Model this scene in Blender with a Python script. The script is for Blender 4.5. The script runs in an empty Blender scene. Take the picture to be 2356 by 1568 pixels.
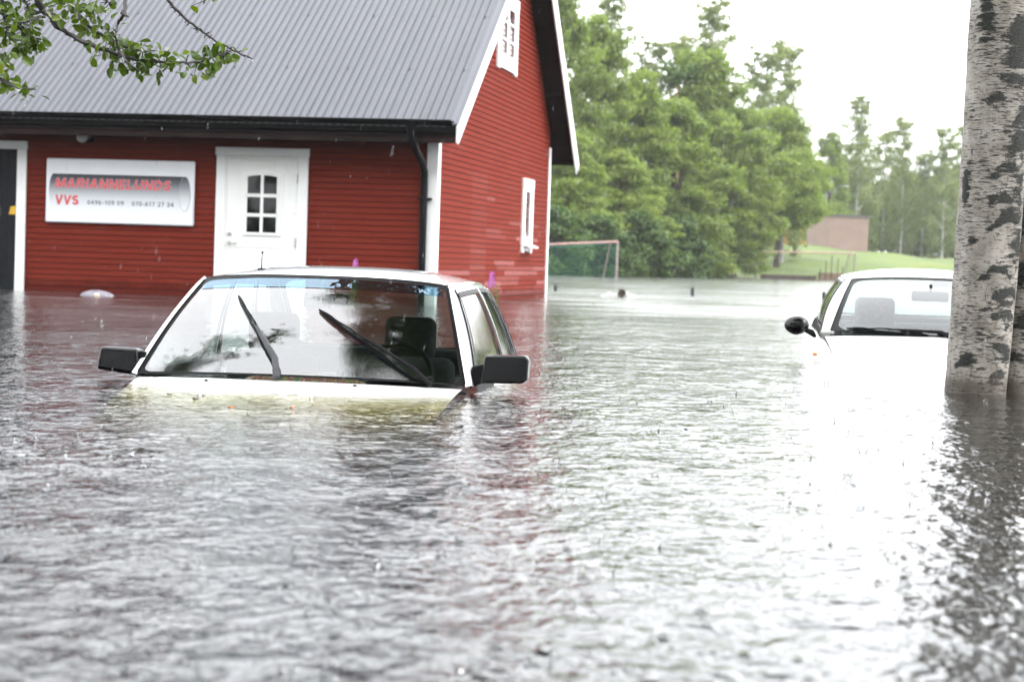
import bpy, math, random
import numpy as np
from mathutils import Vector, Matrix
R = math.radians
S = bpy.context.scene
COL = S.collection

# ------------------------------------------------------------------ camera, world, sun, exposure
CAM_H, F_PX, ROLL, HOR = 0.62, 4581.0, 0.033, 603.0       # eye height, focal length (2356 px wide frame), roll, horizon row
PITCH = math.atan((784.0 - HOR) / F_PX)
cd = bpy.data.cameras.new("camera"); cam = bpy.data.objects.new("camera", cd); COL.objects.link(cam)
cd.sensor_width = 36.0; cd.lens = 70.0; cd.clip_start = 0.05; cd.clip_end = 3000
cam.matrix_world = Matrix.Translation((0, 0, CAM_H)) @ Matrix.Rotation(math.pi/2 - PITCH, 4, 'X') @ Matrix.Rotation(ROLL, 4, 'Z')
cd.dof.use_dof = True; cd.dof.focus_distance = 9.6; cd.dof.aperture_fstop = 4.5
S.camera = cam

SUN_EL, SUN_AZ = R(50), R(100)         # high soft light from the right
W = bpy.data.worlds.new("World"); S.world = W; W.use_nodes = True
nt = W.node_tree; nt.nodes.clear()
wo = nt.nodes.new("ShaderNodeOutputWorld"); bg = nt.nodes.new("ShaderNodeBackground"); bg.inputs[1].default_value = 0.15
sky = nt.nodes.new("ShaderNodeTexSky"); sky.sky_type = 'NISHITA'; sky.sun_disc = False
sky.sun_elevation = SUN_EL; sky.sun_rotation = SUN_AZ; sky.air_density = 1.0; sky.dust_density = 4.0
hs = nt.nodes.new("ShaderNodeHueSaturation"); hs.inputs['Saturation'].default_value = 0.25
tc = nt.nodes.new("ShaderNodeTexCoord"); sx = nt.nodes.new("ShaderNodeSeparateXYZ")
mr = nt.nodes.new("ShaderNodeMapRange"); mr.inputs[1].default_value = 0; mr.inputs[2].default_value = 1
mr.inputs[3].default_value = 6.0; mr.inputs[4].default_value = 9.0
nz = nt.nodes.new("ShaderNodeTexNoise"); nz.inputs['Scale'].default_value = 2.2; nz.inputs['Detail'].default_value = 4
mrn = nt.nodes.new("ShaderNodeMapRange"); mrn.inputs[3].default_value = 0.84; mrn.inputs[4].default_value = 1.16
mul = nt.nodes.new("ShaderNodeMath"); mul.operation = 'MULTIPLY'
comb = nt.nodes.new("ShaderNodeMixRGB"); comb.blend_type = 'MULTIPLY'; comb.inputs[0].default_value = 1; comb.inputs[2].default_value = (0.955, 0.975, 1.0, 1)
mix = nt.nodes.new("ShaderNodeMixRGB"); mix.inputs[0].default_value = 0.85
L = nt.links.new
L(sky.outputs[0], hs.inputs['Color']); L(tc.outputs['Generated'], sx.inputs[0]); L(sx.outputs[2], mr.inputs[0])
L(tc.outputs['Generated'], nz.inputs['Vector']); L(nz.outputs[0], mrn.inputs[0])
L(mr.outputs[0], mul.inputs[0]); L(mrn.outputs[0], mul.inputs[1]); L(mul.outputs[0], comb.inputs[1])
L(hs.outputs[0], mix.inputs[1]); L(comb.outputs[0], mix.inputs[2]); L(mix.outputs[0], bg.inputs[0]); L(bg.outputs[0], wo.inputs[0])

sl = bpy.data.lights.new("sun", 'SUN'); sl.energy = 0.6; sl.angle = R(25); sl.color = (1.0, 0.97, 0.93)
so = bpy.data.objects.new("sun", sl); COL.objects.link(so)
sd = Vector((math.sin(SUN_AZ)*math.cos(SUN_EL), math.cos(SUN_AZ)*math.cos(SUN_EL), math.sin(SUN_EL)))
so.rotation_euler = sd.to_track_quat('Z', 'Y').to_euler(); so.location = (20, -20, 40)

S.view_settings.view_transform = 'Standard'; S.view_settings.look = 'None'
S.view_settings.exposure = 2.18; S.view_settings.gamma = 1.0; S.view_settings.use_curve_mapping = False
cy = S.cycles
cy.max_bounces = 8; cy.diffuse_bounces = 4; cy.glossy_bounces = 4; cy.transmission_bounces = 6
cy.transparent_max_bounces = 24; cy.volume_bounces = 1; cy.use_denoising = True
cy.caustics_reflective = False; cy.caustics_refractive = False

# ------------------------------------------------------------------ helpers
def ray(u, v):
    x = (u - 1178.0)/F_PX; y = -(v - 784.0)/F_PX
    c, s = math.cos(ROLL), math.sin(ROLL); x, y = c*x - s*y, s*x + c*y
    return Vector((x, math.cos(PITCH) + y*math.sin(PITCH), -math.sin(PITCH) + y*math.cos(PITCH)))
def at(u, v, Y):
    r = ray(u, v); return Vector((0, 0, CAM_H)) + r*(Y/r.y)

def tag(o, label=None, cat=None, group=None, kind=None):
    if label: o['label'] = label
    if cat: o['category'] = cat
    if group: o['group'] = group
    if kind: o['kind'] = kind
    return o
def empty(name, loc=(0, 0, 0), rz=0.0, label=None, cat=None, group=None):
    o = bpy.data.objects.new(name, None); COL.objects.link(o); o.location = loc; o.rotation_euler = (0, 0, rz)
    o.empty_display_size = 0.2
    return tag(o, label, cat, group)
def np_mesh(name, V, Fq):
    """mesh from arrays: V (n,3), Fq (m,4)"""
    me = bpy.data.meshes.new(name); V = np.asarray(V, dtype=np.float32); Fq = np.asarray(Fq, dtype=np.int32)
    k = Fq.shape[1]
    me.vertices.add(len(V)); me.vertices.foreach_set("co", V.ravel())
    me.loops.add(Fq.size); me.loops.foreach_set("vertex_index", Fq.ravel())
    me.polygons.add(len(Fq)); me.polygons.foreach_set("loop_start", np.arange(0, Fq.size, k, dtype=np.int32))
    me.update(calc_edges=True); me.validate()
    return me
def link(name, me, mats, parent=None, smooth=False):
    o = bpy.data.objects.new(name, me); COL.objects.link(o)
    for m in (mats if isinstance(mats, (list, tuple)) else [mats]): me.materials.append(m)
    if parent: o.parent = parent
    if smooth:
        me.polygons.foreach_set("use_smooth", [True]*len(me.polygons))
    return o
class MB:
    def __init__(s): s.v = []; s.f = []; s.m = []
    def add(s, vs, fs, mi=0):
        n = len(s.v); s.v += [tuple(p) for p in vs]; s.f += [tuple(i+n for i in f) for f in fs]; s.m += [mi]*len(fs); return s
    def box(s, x0, x1, y0, y1, z0, z1, mi=0, M=None):
        P = [Vector((x, y, z)) for z in (z0, z1) for y in (y0, y1) for x in (x0, x1)]
        if M: P = [M @ p for p in P]
        return s.add(P, [(0, 2, 3, 1), (4, 5, 7, 6), (0, 1, 5, 4), (2, 6, 7, 3), (0, 4, 6, 2), (1, 3, 7, 5)], mi)
    def poly(s, pts, mi=0): return s.add(pts, [tuple(range(len(pts)))], mi)
    def prism(s, pts, d, mi=0):
        """extrude the polygon pts by vector d"""
        d = Vector(d); n = len(pts); a = [Vector(p) for p in pts]; b = [p + d for p in a]
        s.add(a + b, [tuple(range(n))[::-1], tuple(range(n, 2*n))] + [(i, (i+1) % n, n + (i+1) % n, n + i) for i in range(n)], mi); return s
    def grid(s, fn, nu, nv, mi=0):
        P = [fn(i/nu, j/nv) for j in range(nv+1) for i in range(nu+1)]
        return s.add(P, [(j*(nu+1)+i, j*(nu+1)+i+1, (j+1)*(nu+1)+i+1, (j+1)*(nu+1)+i) for j in range(nv) for i in range(nu)], mi)
    def tube(s, pts, rad, n=8, mi=0, cap=True, flat=None):
        pts = [Vector(p) for p in pts]; m = len(pts)
        if not isinstance(rad, (list, tuple)): rad = [rad]*m
        t0 = (pts[1]-pts[0]).normalized(); a = t0.orthogonal().normalized(); V = []
        for i, p in enumerate(pts):
            t = (pts[min(i+1, m-1)] - pts[max(i-1, 0)]).normalized()
            a = (a - t*a.dot(t)); a = a.normalized() if a.length > 1e-6 else t.orthogonal().normalized()
            b = t.cross(a)
            for k in range(n):
                w = 2*math.pi*k/n; V.append(p + (a*math.cos(w) + b*math.sin(w))*rad[i])
        Fs = [(i*n+k, i*n+(k+1) % n, (i+1)*n+(k+1) % n, (i+1)*n+k) for i in range(m-1) for k in range(n)]
        if cap: Fs += [tuple(range(n))[::-1], tuple(range((m-1)*n, m*n))]
        return s.add(V, Fs, mi)
    def ball(s, c, r, nu=14, nv=8, mi=0, z0=-1.0):
        c = Vector(c); r = Vector(r if isinstance(r, (list, tuple)) else (r, r, r))
        a0 = math.asin(z0)
        def fn(u, v):
            a = a0 + (math.pi/2 - a0)*v; w = 2*math.pi*u
            return c + Vector((r.x*math.cos(a)*math.cos(w), r.y*math.cos(a)*math.sin(w), r.z*math.sin(a)))
        return s.grid(fn, nu, nv, mi)
    def build(s, name, mats, parent=None, smooth=False, bevel=0.0, angle=40, seg=2, sub=0, weld=False):
        me = bpy.data.meshes.new(name); me.from_pydata(s.v, [], s.f); me.update()
        o = link(name, me, mats, parent)
        if any(s.m): me.polygons.foreach_set("material_index", s.m)
        if weld:
            w = o.modifiers.new("weld", 'WELD'); w.merge_threshold = 0.0004
        if smooth or bevel or sub:
            me.polygons.foreach_set("use_smooth", [True]*len(me.polygons)); me.set_sharp_from_angle(angle=R(angle))
        if bevel:
            b = o.modifiers.new("bevel", 'BEVEL'); b.width = bevel; b.segments = seg; b.limit_method = 'ANGLE'; b.harden_normals = False
        if sub:
            q = o.modifiers.new("sub", 'SUBSURF'); q.levels = sub; q.render_levels = sub
        return o
def rbox(name, x0, x1, y0, y1, z0, z1, m, parent, bevel=0.01, seg=3):
    return MB().box(x0, x1, y0, y1, z0, z1).build(name, m, parent, bevel=bevel, seg=seg)

# ------------------------------------------------------------------ materials
def nodes(name):
    m = bpy.data.materials.new(name); m.use_nodes = True; n = m.node_tree.nodes
    return m, m.node_tree, n["Principled BSDF"], n["Material Output"]
def NEW(t, kind, **kw):
    n = t.nodes.new(kind)
    for k, v in kw.items():
        if k in n.inputs: n.inputs[k].default_value = v
        else: setattr(n, k, v)
    return n
def coords(t, scale=(1, 1, 1), kind='Object'):
    c = NEW(t, "ShaderNodeTexCoord"); mp = NEW(t, "ShaderNodeMapping"); mp.inputs['Scale'].default_value = scale
    t.links.new(c.outputs[kind], mp.inputs['Vector']); return mp.outputs[0]
def noise(t, vec, scale, detail=4, rough=0.55, dist=0.0):
    n = NEW(t, "ShaderNodeTexNoise"); n.inputs['Scale'].default_value = scale; n.inputs['Detail'].default_value = detail
    n.inputs['Roughness'].default_value = rough; n.inputs['Distortion'].default_value = dist
    t.links.new(vec, n.inputs['Vector']); return n.outputs[0]
def ramp(t, fac, stops):
    r = NEW(t, "ShaderNodeValToRGB"); e = r.color_ramp.elements
    while len(e) < len(stops): e.new(0.5)
    for k, (p, c) in zip(e, stops):
        k.position = p; k.color = (c if len(c) == 4 else (*c, 1)) if isinstance(c, tuple) else (c, c, c, 1)
    t.links.new(fac, r.inputs[0]); return r.outputs[0]
def mixc(t, fac, a, b, mode='MIX'):
    n = NEW(t, "ShaderNodeMixRGB"); n.blend_type = mode
    for i, x in ((0, fac), (1, a), (2, b)):
        if hasattr(x, 'is_output'): t.links.new(x, n.inputs[i])
        else: n.inputs[i].default_value = x if i == 0 else (*x[:3], 1)
    return n.outputs[0]
def math_(t, op, a, b=0.0):
    n = NEW(t, "ShaderNodeMath"); n.operation = op
    for i, x in ((0, a), (1, b)):
        if hasattr(x, 'is_output'): t.links.new(x, n.inputs[i])
        else: n.inputs[i].default_value = x
    return n.outputs[0]
def bump(t, h, bs, strength=0.5, dist=0.01):
    b = NEW(t, "ShaderNodeBump"); b.inputs['Strength'].default_value = strength; b.inputs['Distance'].default_value = dist
    t.links.new(h, b.inputs['Height']); t.links.new(b.outputs[0], bs.inputs['Normal']); return b
def M(name, c, rough=0.5, spec=0.5, metal=0.0, var=0.12, vs=4.0, bmp=0.0, bs=40.0, coat=0.0):
    m, t, b, o = nodes(name)
    v = coords(t)
    n = noise(t, v, vs, 5)
    k = ramp(t, n, [(0.3, tuple(x*(1-var) for x in c)), (0.7, tuple(min(1, x*(1+var)) for x in c))])
    t.links.new(k, b.inputs['Base Color'])
    b.inputs['Roughness'].default_value = rough; b.inputs['Metallic'].default_value = metal
    b.inputs['Specular IOR Level'].default_value = spec; b.inputs['Coat Weight'].default_value = coat; b.inputs['Coat Roughness'].default_value = 0.04
    if bmp: bump(t, noise(t, v, bs, 4), b, bmp, 0.004)
    return m
def glassy(name, tint=(1, 1, 1), ior=1.5, rough=0.0, rain=0.0, rscale=(30, 30, 8)):
    """thin pane: mirror by Fresnel, else see-through"""
    m, t, b, o = nodes(name); t.nodes.remove(b)
    tr = NEW(t, "ShaderNodeBsdfTransparent"); tr.inputs[0].default_value = (*tint, 1)
    gl = NEW(t, "ShaderNodeBsdfGlossy"); gl.inputs['Roughness'].default_value = rough; gl.inputs[0].default_value = (1, 1, 1, 1)
    fr = NEW(t, "ShaderNodeFresnel"); fr.inputs[0].default_value = ior
    mx = NEW(t, "ShaderNodeMixShader"); t.links.new(fr.outputs[0], mx.inputs[0]); t.links.new(tr.outputs[0], mx.inputs[1]); t.links.new(gl.outputs[0], mx.inputs[2])
    t.links.new(mx.outputs[0], o.inputs[0])
    if rain:
        v = coords(t, rscale); n1 = noise(t, v, 1.0, 5, 0.65, 1.2)
        v2 = coords(t, (5, 5, 2)); n2 = noise(t, v2, 1.0, 2)
        h = math_(t, 'MULTIPLY', n1, ramp(t, n2, [(0.35, 0.25), (0.6, 1.0)]))
        bp = NEW(t, "ShaderNodeBump"); bp.inputs['Strength'].default_value = rain; bp.inputs['Distance'].default_value = 0.006
        t.links.new(h, bp.inputs['Height']); t.links.new(bp.outputs[0], gl.inputs['Normal']); t.links.new(bp.outputs[0], fr.inputs['Normal'])
    return m

def siding_mat():
    m, t, b, o = nodes("falu_red_siding")
    v = coords(t, (0.6, 0.6, 9)); n = noise(t, v, 1.6, 6, 0.6)
    v2 = coords(t, (3, 3, 40)); n2 = noise(t, v2, 1.5, 3)
    c = ramp(t, n, [(0.25, (0.115, 0.0145, 0.0085)), (0.75, (0.165, 0.0245, 0.0145))])
    c = mixc(t, ramp(t, n2, [(0.3, 0.0), (0.8, 0.45)]), c, (0.170, 0.031, 0.020))
    at_ = NEW(t, "ShaderNodeAttribute"); at_.attribute_name = "wear"
    w = math_(t, 'MULTIPLY', at_.outputs['Fac'], ramp(t, noise(t, coords(t, (2, 2, 30)), 1.3, 4), [(0.25, 0.45), (0.65, 1.0)]))
    c = mixc(t, w, c, (0.27, 0.105, 0.098))
    zz = NEW(t, "ShaderNodeTexCoord"); zs = NEW(t, "ShaderNodeSeparateXYZ"); t.links.new(zz.outputs['Object'], zs.inputs[0])
    damp = math_(t, 'ADD', zs.outputs[2], math_(t, 'MULTIPLY', noise(t, coords(t, (1.5, 1.5, 1.5)), 2.0, 5), -0.22))
    c = mixc(t, ramp(t, damp, [(0.0, 0.65), (0.10, 0.0)]), c, (0.055, 0.010, 0.007))
    kn = NEW(t, "ShaderNodeTexVoronoi"); kn.inputs['Scale'].default_value = 1.0; t.links.new(coords(t, (2.3, 2.3, 6.0)), kn.inputs['Vector'])
    c = mixc(t, ramp(t, kn.outputs['Distance'], [(0.035, 0.8), (0.07, 0.0)]), c, (0.035, 0.008, 0.006))
    t.links.new(c, b.inputs['Base Color']); b.inputs['Roughness'].default_value = 0.75; b.inputs['Specular IOR Level'].default_value = 0.02
    bump(t, noise(t, coords(t, (2, 2, 60)), 3, 4), b, 0.25, 0.004)
    return m
RED = siding_mat()
GROOVE = M("siding_groove", (0.05, 0.008, 0.006), 0.8, 0.2)
WHITE = M("white_trim_paint", (0.80, 0.80, 0.79), 0.45, 0.4, var=0.03, vs=6, bmp=0.15, bs=25)
WHITE_D = M("white_door_paint", (0.80, 0.80, 0.775), 0.35, 0.5, var=0.02)
BLACKM = M("black_painted_metal", (0.0035, 0.0035, 0.004), 0.35, 0.1, var=0.3)
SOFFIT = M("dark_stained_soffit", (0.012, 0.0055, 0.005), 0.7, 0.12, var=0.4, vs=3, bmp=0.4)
BLACKWOOD = M("black_plank_door", (0.005, 0.0055, 0.008), 0.6, 0.15, var=0.4, vs=8)
DARKGLASS = M("dark_window_glass", (0.003, 0.0035, 0.0035), 0.03, 0.3, var=0.5, vs=3)
STEEL = M("brushed_steel", (0.45, 0.44, 0.40), 0.3, 0.5, 1.0)
YELLOW = M("yellow_enamel", (0.65, 0.38, 0.02), 0.4)
def roof_mat():
    m, t, b, o = nodes("grey_corrugated_steel")
    v = coords(t, (1, 0.25, 0.25)); n = noise(t, v, 2.2, 6, 0.6)
    c = ramp(t, n, [(0.25, (0.034, 0.036, 0.046)), (0.75, (0.050, 0.052, 0.066))])
    st = noise(t, coords(t, (9, 0.5, 0.5)), 1.1, 5, 0.65)
    c = mixc(t, ramp(t, st, [(0.58, 0.0), (0.72, 0.75)]), c, (0.018, 0.026, 0.032))
    t.links.new(c, b.inputs['Base Color']); b.inputs['Roughness'].default_value = 0.34; b.inputs['Specular IOR Level'].default_value = 0.35
    return m
ROOF = roof_mat(); SCREW = M("dark_roof_screw", (0.05, 0.05, 0.06), 0.5)
CARWHITE = M("white_car_paint", (0.78, 0.78, 0.78), 0.22, 0.5, var=0.01, coat=1.0)
CARWHITE2 = M("cream_white_car_paint", (0.80, 0.80, 0.79), 0.35, 0.4, var=0.01, coat=0.2)
RUBBER = M("black_rubber", (0.004, 0.004, 0.0045), 0.45, 0.08, var=0.2)
GLOSSBLACK = M("gloss_black_plastic", (0.002, 0.002, 0.0025), 0.12, 0.3, var=0.2)
MATTBLACK = M("matt_black_plastic", (0.006, 0.006, 0.007), 0.55, 0.08, var=0.2)
GREYMETAL = M("worn_grey_wiper_metal", (0.035, 0.035, 0.040), 0.45, 0.3, 0.0, var=0.3, vs=30)
CHROME = M("bright_trim", (0.75, 0.75, 0.77), 0.12, 0.5, 1.0, var=0.02)
CLOTH = M("dark_grey_seat_cloth", (0.022, 0.023, 0.026), 0.9, 0.2, var=0.25, vs=30)
CLOTH2 = M("grey_seat_cloth", (0.14, 0.15, 0.16), 0.9, 0.2, var=0.2, vs=30)
DASH = M("dark_dashboard_plastic", (0.018, 0.019, 0.021), 0.6, 0.15, var=0.2)
LINER = M("pale_headliner", (0.28, 0.28, 0.28), 0.9, 0.1)
WSGLASS = glassy("wet_windscreen_glass", (0.72, 0.80, 0.79), 2.15, 0.0, 0.055, (34, 16, 16))
SIDEGLASS = glassy("wet_side_glass", (0.70, 0.78, 0.74), 1.75, 0.02, 0.10, (40, 40, 16))
TINT = glassy("blue_sun_strip", (0.40, 0.66, 0.92), 2.0, 0.0)
TINT.node_tree.nodes["Glossy BSDF"].inputs[0].default_value = (0.62, 0.82, 1.0, 1)
ORANGE = M("orange_lens", (0.75, 0.25, 0.03), 0.2, var=0.05)
POST = M("dark_green_post", (0.006, 0.014, 0.009), 0.5, var=0.3)
REDPIPE = M("faded_red_goal_paint", (0.25, 0.135, 0.115), 0.5, var=0.25, vs=2)
GREYPIPE = M("weathered_grey_goal_paint", (0.20, 0.165, 0.155), 0.5, var=0.25, vs=2)
NET = M("green_goal_net", (0.02, 0.14, 0.09), 0.8, var=0.2)
GREYNET = M("grey_goal_net", (0.25, 0.27, 0.22), 0.8, var=0.2)
PLASTIC = M("white_plastic", (0.78, 0.78, 0.78), 0.4, var=0.04)
FLOAT = M("cloudy_plastic_film", (0.13, 0.12, 0.145), 0.35, var=0.15, vs=12)
def brick_mat(name, a, b_, mort, sc):
    m, t, b, o = nodes(name)
    br = NEW(t, "ShaderNodeTexBrick"); br.inputs['Scale'].default_value = sc
    br.inputs['Color1'].default_value = (*a, 1); br.inputs['Color2'].default_value = (*b_, 1); br.inputs['Mortar'].default_value = (*mort, 1)
    br.inputs['Mortar Size'].default_value = 0.012
    c = NEW(t, "ShaderNodeTexCoord"); sp = NEW(t, "ShaderNodeSeparateXYZ"); cb = NEW(t, "ShaderNodeCombineXYZ")
    t.links.new(c.outputs['Object'], sp.inputs[0]); s_ = math_(t, 'ADD', sp.outputs[0], sp.outputs[1])
    t.links.new(s_, cb.inputs[0]); t.links.new(sp.outputs[2], cb.inputs[1]); t.links.new(cb.outputs[0], br.inputs['Vector'])
    k = mixc(t, 0.35, br.outputs[0], ramp(t, noise(t, coords(t), 0.8, 5), [(0.3, tuple(x*0.7 for x in a)), (0.7, tuple(x*1.2 for x in a))]))
    t.links.new(k, b.inputs['Base Color']); b.inputs['Roughness'].default_value = 0.85
    return m
BRICK = brick_mat("pale_pink_brick", (0.20, 0.135, 0.112), (0.175, 0.115, 0.098), (0.19, 0.165, 0.15), 3.0)
REDBRICK = brick_mat("red_brown_brick", (0.25, 0.11, 0.08), (0.20, 0.085, 0.06), (0.25, 0.2, 0.18), 4.0)
OCHRE = M("ochre_yellow_boards", (0.52, 0.27, 0.05), 0.7)
DARKROOF = M("dark_felt_roof", (0.06, 0.06, 0.065), 0.8)
POLE = M("galvanised_pole", (0.30, 0.32, 0.34), 0.5, metal=0.3)
BROWNWOOD = M("wet_brown_timber", (0.055, 0.035, 0.027), 0.7, var=0.3, vs=3)
PLANKS = M("reddish_timber", (0.15, 0.075, 0.05), 0.7, var=0.3, vs=3)

def leaf_mat(name, dark, light, yellow, trans=0.35, scale=0.35, spec=0.3, rough=0.5):
    m, t, b, o = nodes(name)
    gm = NEW(t, "ShaderNodeNewGeometry"); oi = NEW(t, "ShaderNodeObjectInfo")
    n = noise(t, coords(t), scale, 4, 0.6)
    k = math_(t, 'ADD', math_(t, 'MULTIPLY', n, 0.9), math_(t, 'MULTIPLY', gm.outputs['Random Per Island'], 0.35))
    k = math_(t, 'ADD', k, math_(t, 'MULTIPLY', math_(t, 'SUBTRACT', oi.outputs['Random'], 0.5), 0.16))
    c = ramp(t, k, [(0.38, dark), (0.66, light), (0.95, yellow)])
    t.links.new(c, b.inputs['Base Color']); b.inputs['Roughness'].default_value = rough; b.inputs['Specular IOR Level'].default_value = spec
    tl = NEW(t, "ShaderNodeBsdfTranslucent"); t.links.new(mixc(t, 1.0, c, (1.0, 1.15, 0.55), 'MULTIPLY'), tl.inputs[0])
    mx = NEW(t, "ShaderNodeMixShader"); mx.inputs[0].default_value = trans
    t.links.new(b.outputs[0], mx.inputs[1]); t.links.new(tl.outputs[0], mx.inputs[2]); t.links.new(mx.outputs[0], o.inputs[0])
    return m
LEAF_BROAD = leaf_mat("broad_tree_leaves", (0.105, 0.138, 0.045), (0.185, 0.240, 0.062), (0.25, 0.29, 0.075), 0.55)
LEAF_BIRCH = leaf_mat("far_birch_leaves", (0.14, 0.17, 0.085), (0.195, 0.230, 0.105), (0.25, 0.255, 0.115), 0.5)
LEAF_DARK = leaf_mat("shrub_leaves", (0.030, 0.055, 0.018), (0.065, 0.115, 0.028), (0.11, 0.16, 0.035))
LEAF_APPLE = leaf_mat("wet_apple_leaves", (0.040, 0.070, 0.008), (0.085, 0.135, 0.010), (0.15, 0.17, 0.014), 0.35, 6.0, 0.3, 0.25)
LEAF_NEAR = leaf_mat("near_birch_leaves", (0.030, 0.055, 0.015), (0.055, 0.09, 0.02), (0.09, 0.11, 0.03), 0.3, 1.5)
BARKD = M("dark_tree_bark", (0.055, 0.045, 0.038), 0.85, 0.2, var=0.4, vs=3, bmp=0.5)
BARKP = M("pale_far_birch_bark", (0.36, 0.35, 0.33), 0.8, 0.2, var=0.35, vs=1.2)
BARKA = M("wet_apple_bark", (0.022, 0.018, 0.017), 0.45, 0.5, var=0.5, vs=40, bmp=0.6, bs=120)
PINEBARK = M("orange_pine_bark", (0.38, 0.17, 0.07), 0.8)
FLOWER = M("magenta_petals", (0.34, 0.07, 0.33), 0.6)
STEMG = M("plant_green", (0.10, 0.16, 0.03), 0.6)

# ------------------------------------------------------------------ ground, water
def shore(x):                      # distance of the waterline at x
    x = np.asarray(x, float)
    return 106.0 + 47.0*np.clip((x - 1.0)/17.0, 0, 1)
def ground_z(x, y):
    x = np.asarray(x, float); y = np.asarray(y, float)
    s = y - shore(x)
    k = 0.092 - 0.03*np.clip((x - 27)/14, 0, 1)
    up = np.where(s < 33, k*s, k*33 + 0.012*(s - 33))
    up = up + 0.10*np.sin(x*0.9 + 1.3*np.sin(y*0.21))*np.clip(s/8, 0, 1) + 0.12*np.sin(y*0.55 + x*0.33)*np.clip(s/8, 0, 1)
    return np.where(s > 0, up, np.maximum(-1.1, 0.05*s))
gx = np.concatenate([np.linspace(-420, -62, 14), np.linspace(-60, 110, 150), np.linspace(114, 420, 14)])
gy = np.concatenate([np.linspace(-80, 80, 20), np.linspace(84, 260, 150), np.linspace(270, 700, 16)])
GX, GY = np.meshgrid(gx, gy); GZ = ground_z(GX, GY)
nx_, ny_ = len(gx), len(gy)
ii = (np.arange(ny_-1)[:, None]*nx_ + np.arange(nx_-1)[None, :]).ravel()
gq = np.stack([ii, ii+1, ii+1+nx_, ii+nx_], 1)
m, t, b, o = nodes("grass_and_mud_ground")
v = coords(t)
c = ramp(t, noise(t, v, 0.18, 6, 0.6), [(0.3, (0.034, 0.062, 0.005)), (0.55, (0.058, 0.096, 0.006)), (0.75, (0.098, 0.115, 0.014))])
c = mixc(t, ramp(t, noise(t, coords(t, (1, 0.3, 1)), 1.4, 5), [(0.35, 0.0), (0.75, 0.5)]), c, (0.080, 0.098, 0.018))
gm = NEW(t, "ShaderNodeTexCoord"); sp = NEW(t, "ShaderNodeSeparateXYZ"); t.links.new(gm.outputs['Object'], sp.inputs[0])
c = mixc(t, ramp(t, sp.outputs[2], [(0.0, 1.0), (0.12, 0.0)]), c, (0.035, 0.026, 0.018))
t.links.new(c, b.inputs['Base Color']); b.inputs['Roughness'].default_value = 0.9
bump(t, noise(t, v, 2.5, 5), b, 0.6, 0.2)
GROUND = m
o = link("ground", np_mesh("ground", np.stack([GX.ravel(), GY.ravel(), GZ.ravel()], 1), gq), GROUND, smooth=True); tag(o, kind='structure')

def water_mat():
    m, t, b, o = nodes("flood_water"); t.nodes.remove(b)
    tr = NEW(t, "ShaderNodeBsdfTransparent"); gl = NEW(t, "ShaderNodeBsdfGlossy"); gl.inputs[0].default_value = (1, 1, 1, 1)
    wc = NEW(t, "ShaderNodeTexCoord"); ws_ = NEW(t, "ShaderNodeSeparateXYZ"); t.links.new(wc.outputs['Object'], ws_.inputs[0])
    wr = NEW(t, "ShaderNodeMapRange"); wr.inputs[1].default_value = 5; wr.inputs[2].default_value = 30; wr.inputs[3].default_value = 0.05; wr.inputs[4].default_value = 0.17
    t.links.new(ws_.outputs[1], wr.inputs[0])
    pat = ramp(t, noise(t, coords(t, (0.22, 0.5, 1.0)), 1.0, 5, 0.6), [(0.35, 0.55), (0.65, 1.15)])               # calm and rain-pocked patches
    t.links.new(math_(t, 'MULTIPLY', wr.outputs[0], pat), gl.inputs['Roughness'])
    fr = NEW(t, "ShaderNodeFresnel"); fr.inputs[0].default_value = 1.33
    h = noise(t, coords(t, (1.0, 0.8, 1.0)), 26.0, 3, 0.55)
    h2 = noise(t, coords(t, (1.0, 0.45, 1.0)), 3.2, 4, 0.6)
    hh = math_(t, 'ADD', math_(t, 'MULTIPLY', h, 0.19), math_(t, 'MULTIPLY', h2, 1.2))
    bp = NEW(t, "ShaderNodeBump"); bp.inputs['Strength'].default_value = 1.0; bp.inputs['Distance'].default_value = 0.030
    t.links.new(hh, bp.inputs['Height'])
    for n in (gl, fr): t.links.new(bp.outputs[0], n.inputs['Normal'])
    mx = NEW(t, "ShaderNodeMixShader"); t.links.new(fr.outputs[0], mx.inputs[0]); t.links.new(tr.outputs[0], mx.inputs[1]); t.links.new(gl.outputs[0], mx.inputs[2])
    t.links.new(mx.outputs[0], o.inputs[0])
    va = NEW(t, "ShaderNodeVolumeAbsorption"); va.inputs[0].default_value = (0.71, 0.69, 0.42, 1); va.inputs[1].default_value = 6.5
    t.links.new(va.outputs[0], o.inputs[1])
    return m
WATER = water_mat()
rng = np.random.default_rng(7)
ys = [1.6]
while ys[-1] < 22: ys.append(ys[-1] + max(0.009, 0.0020*ys[-1]))
while ys[-1] < 330: ys.append(ys[-1]*1.035)
ys = np.array(ys); NC = 600
tt = np.linspace(-1, 1, NC)
hwid = 0.40*ys + 1.3
WX = tt[None, :]*hwid[:, None]; WY = np.repeat(ys[:, None], NC, 1); WZ = np.zeros_like(WX)
dyr = np.gradient(ys)
for k in range(46):                                   # small crossing ripples
    lam = 0.030*(9 ** rng.random()); ang = rng.uniform(-math.pi, math.pi)
    kx, ky = 2*math.pi/lam*math.cos(ang), 2*math.pi/lam*math.sin(ang)
    amp = 0.0023*lam
    fade = np.clip((lam/np.maximum(dyr, 1e-6) - 2.5)/3.0, 0, 1)[:, None]
    mod = 0.6 + 0.4*np.sin(WX*rng.uniform(-2, 2) + WY*rng.uniform(-2, 2) + rng.uniform(0, 6))
    WZ += fade*amp*mod*np.sin(kx*WX + ky*WY + rng.uniform(0, 6.3))
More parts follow.
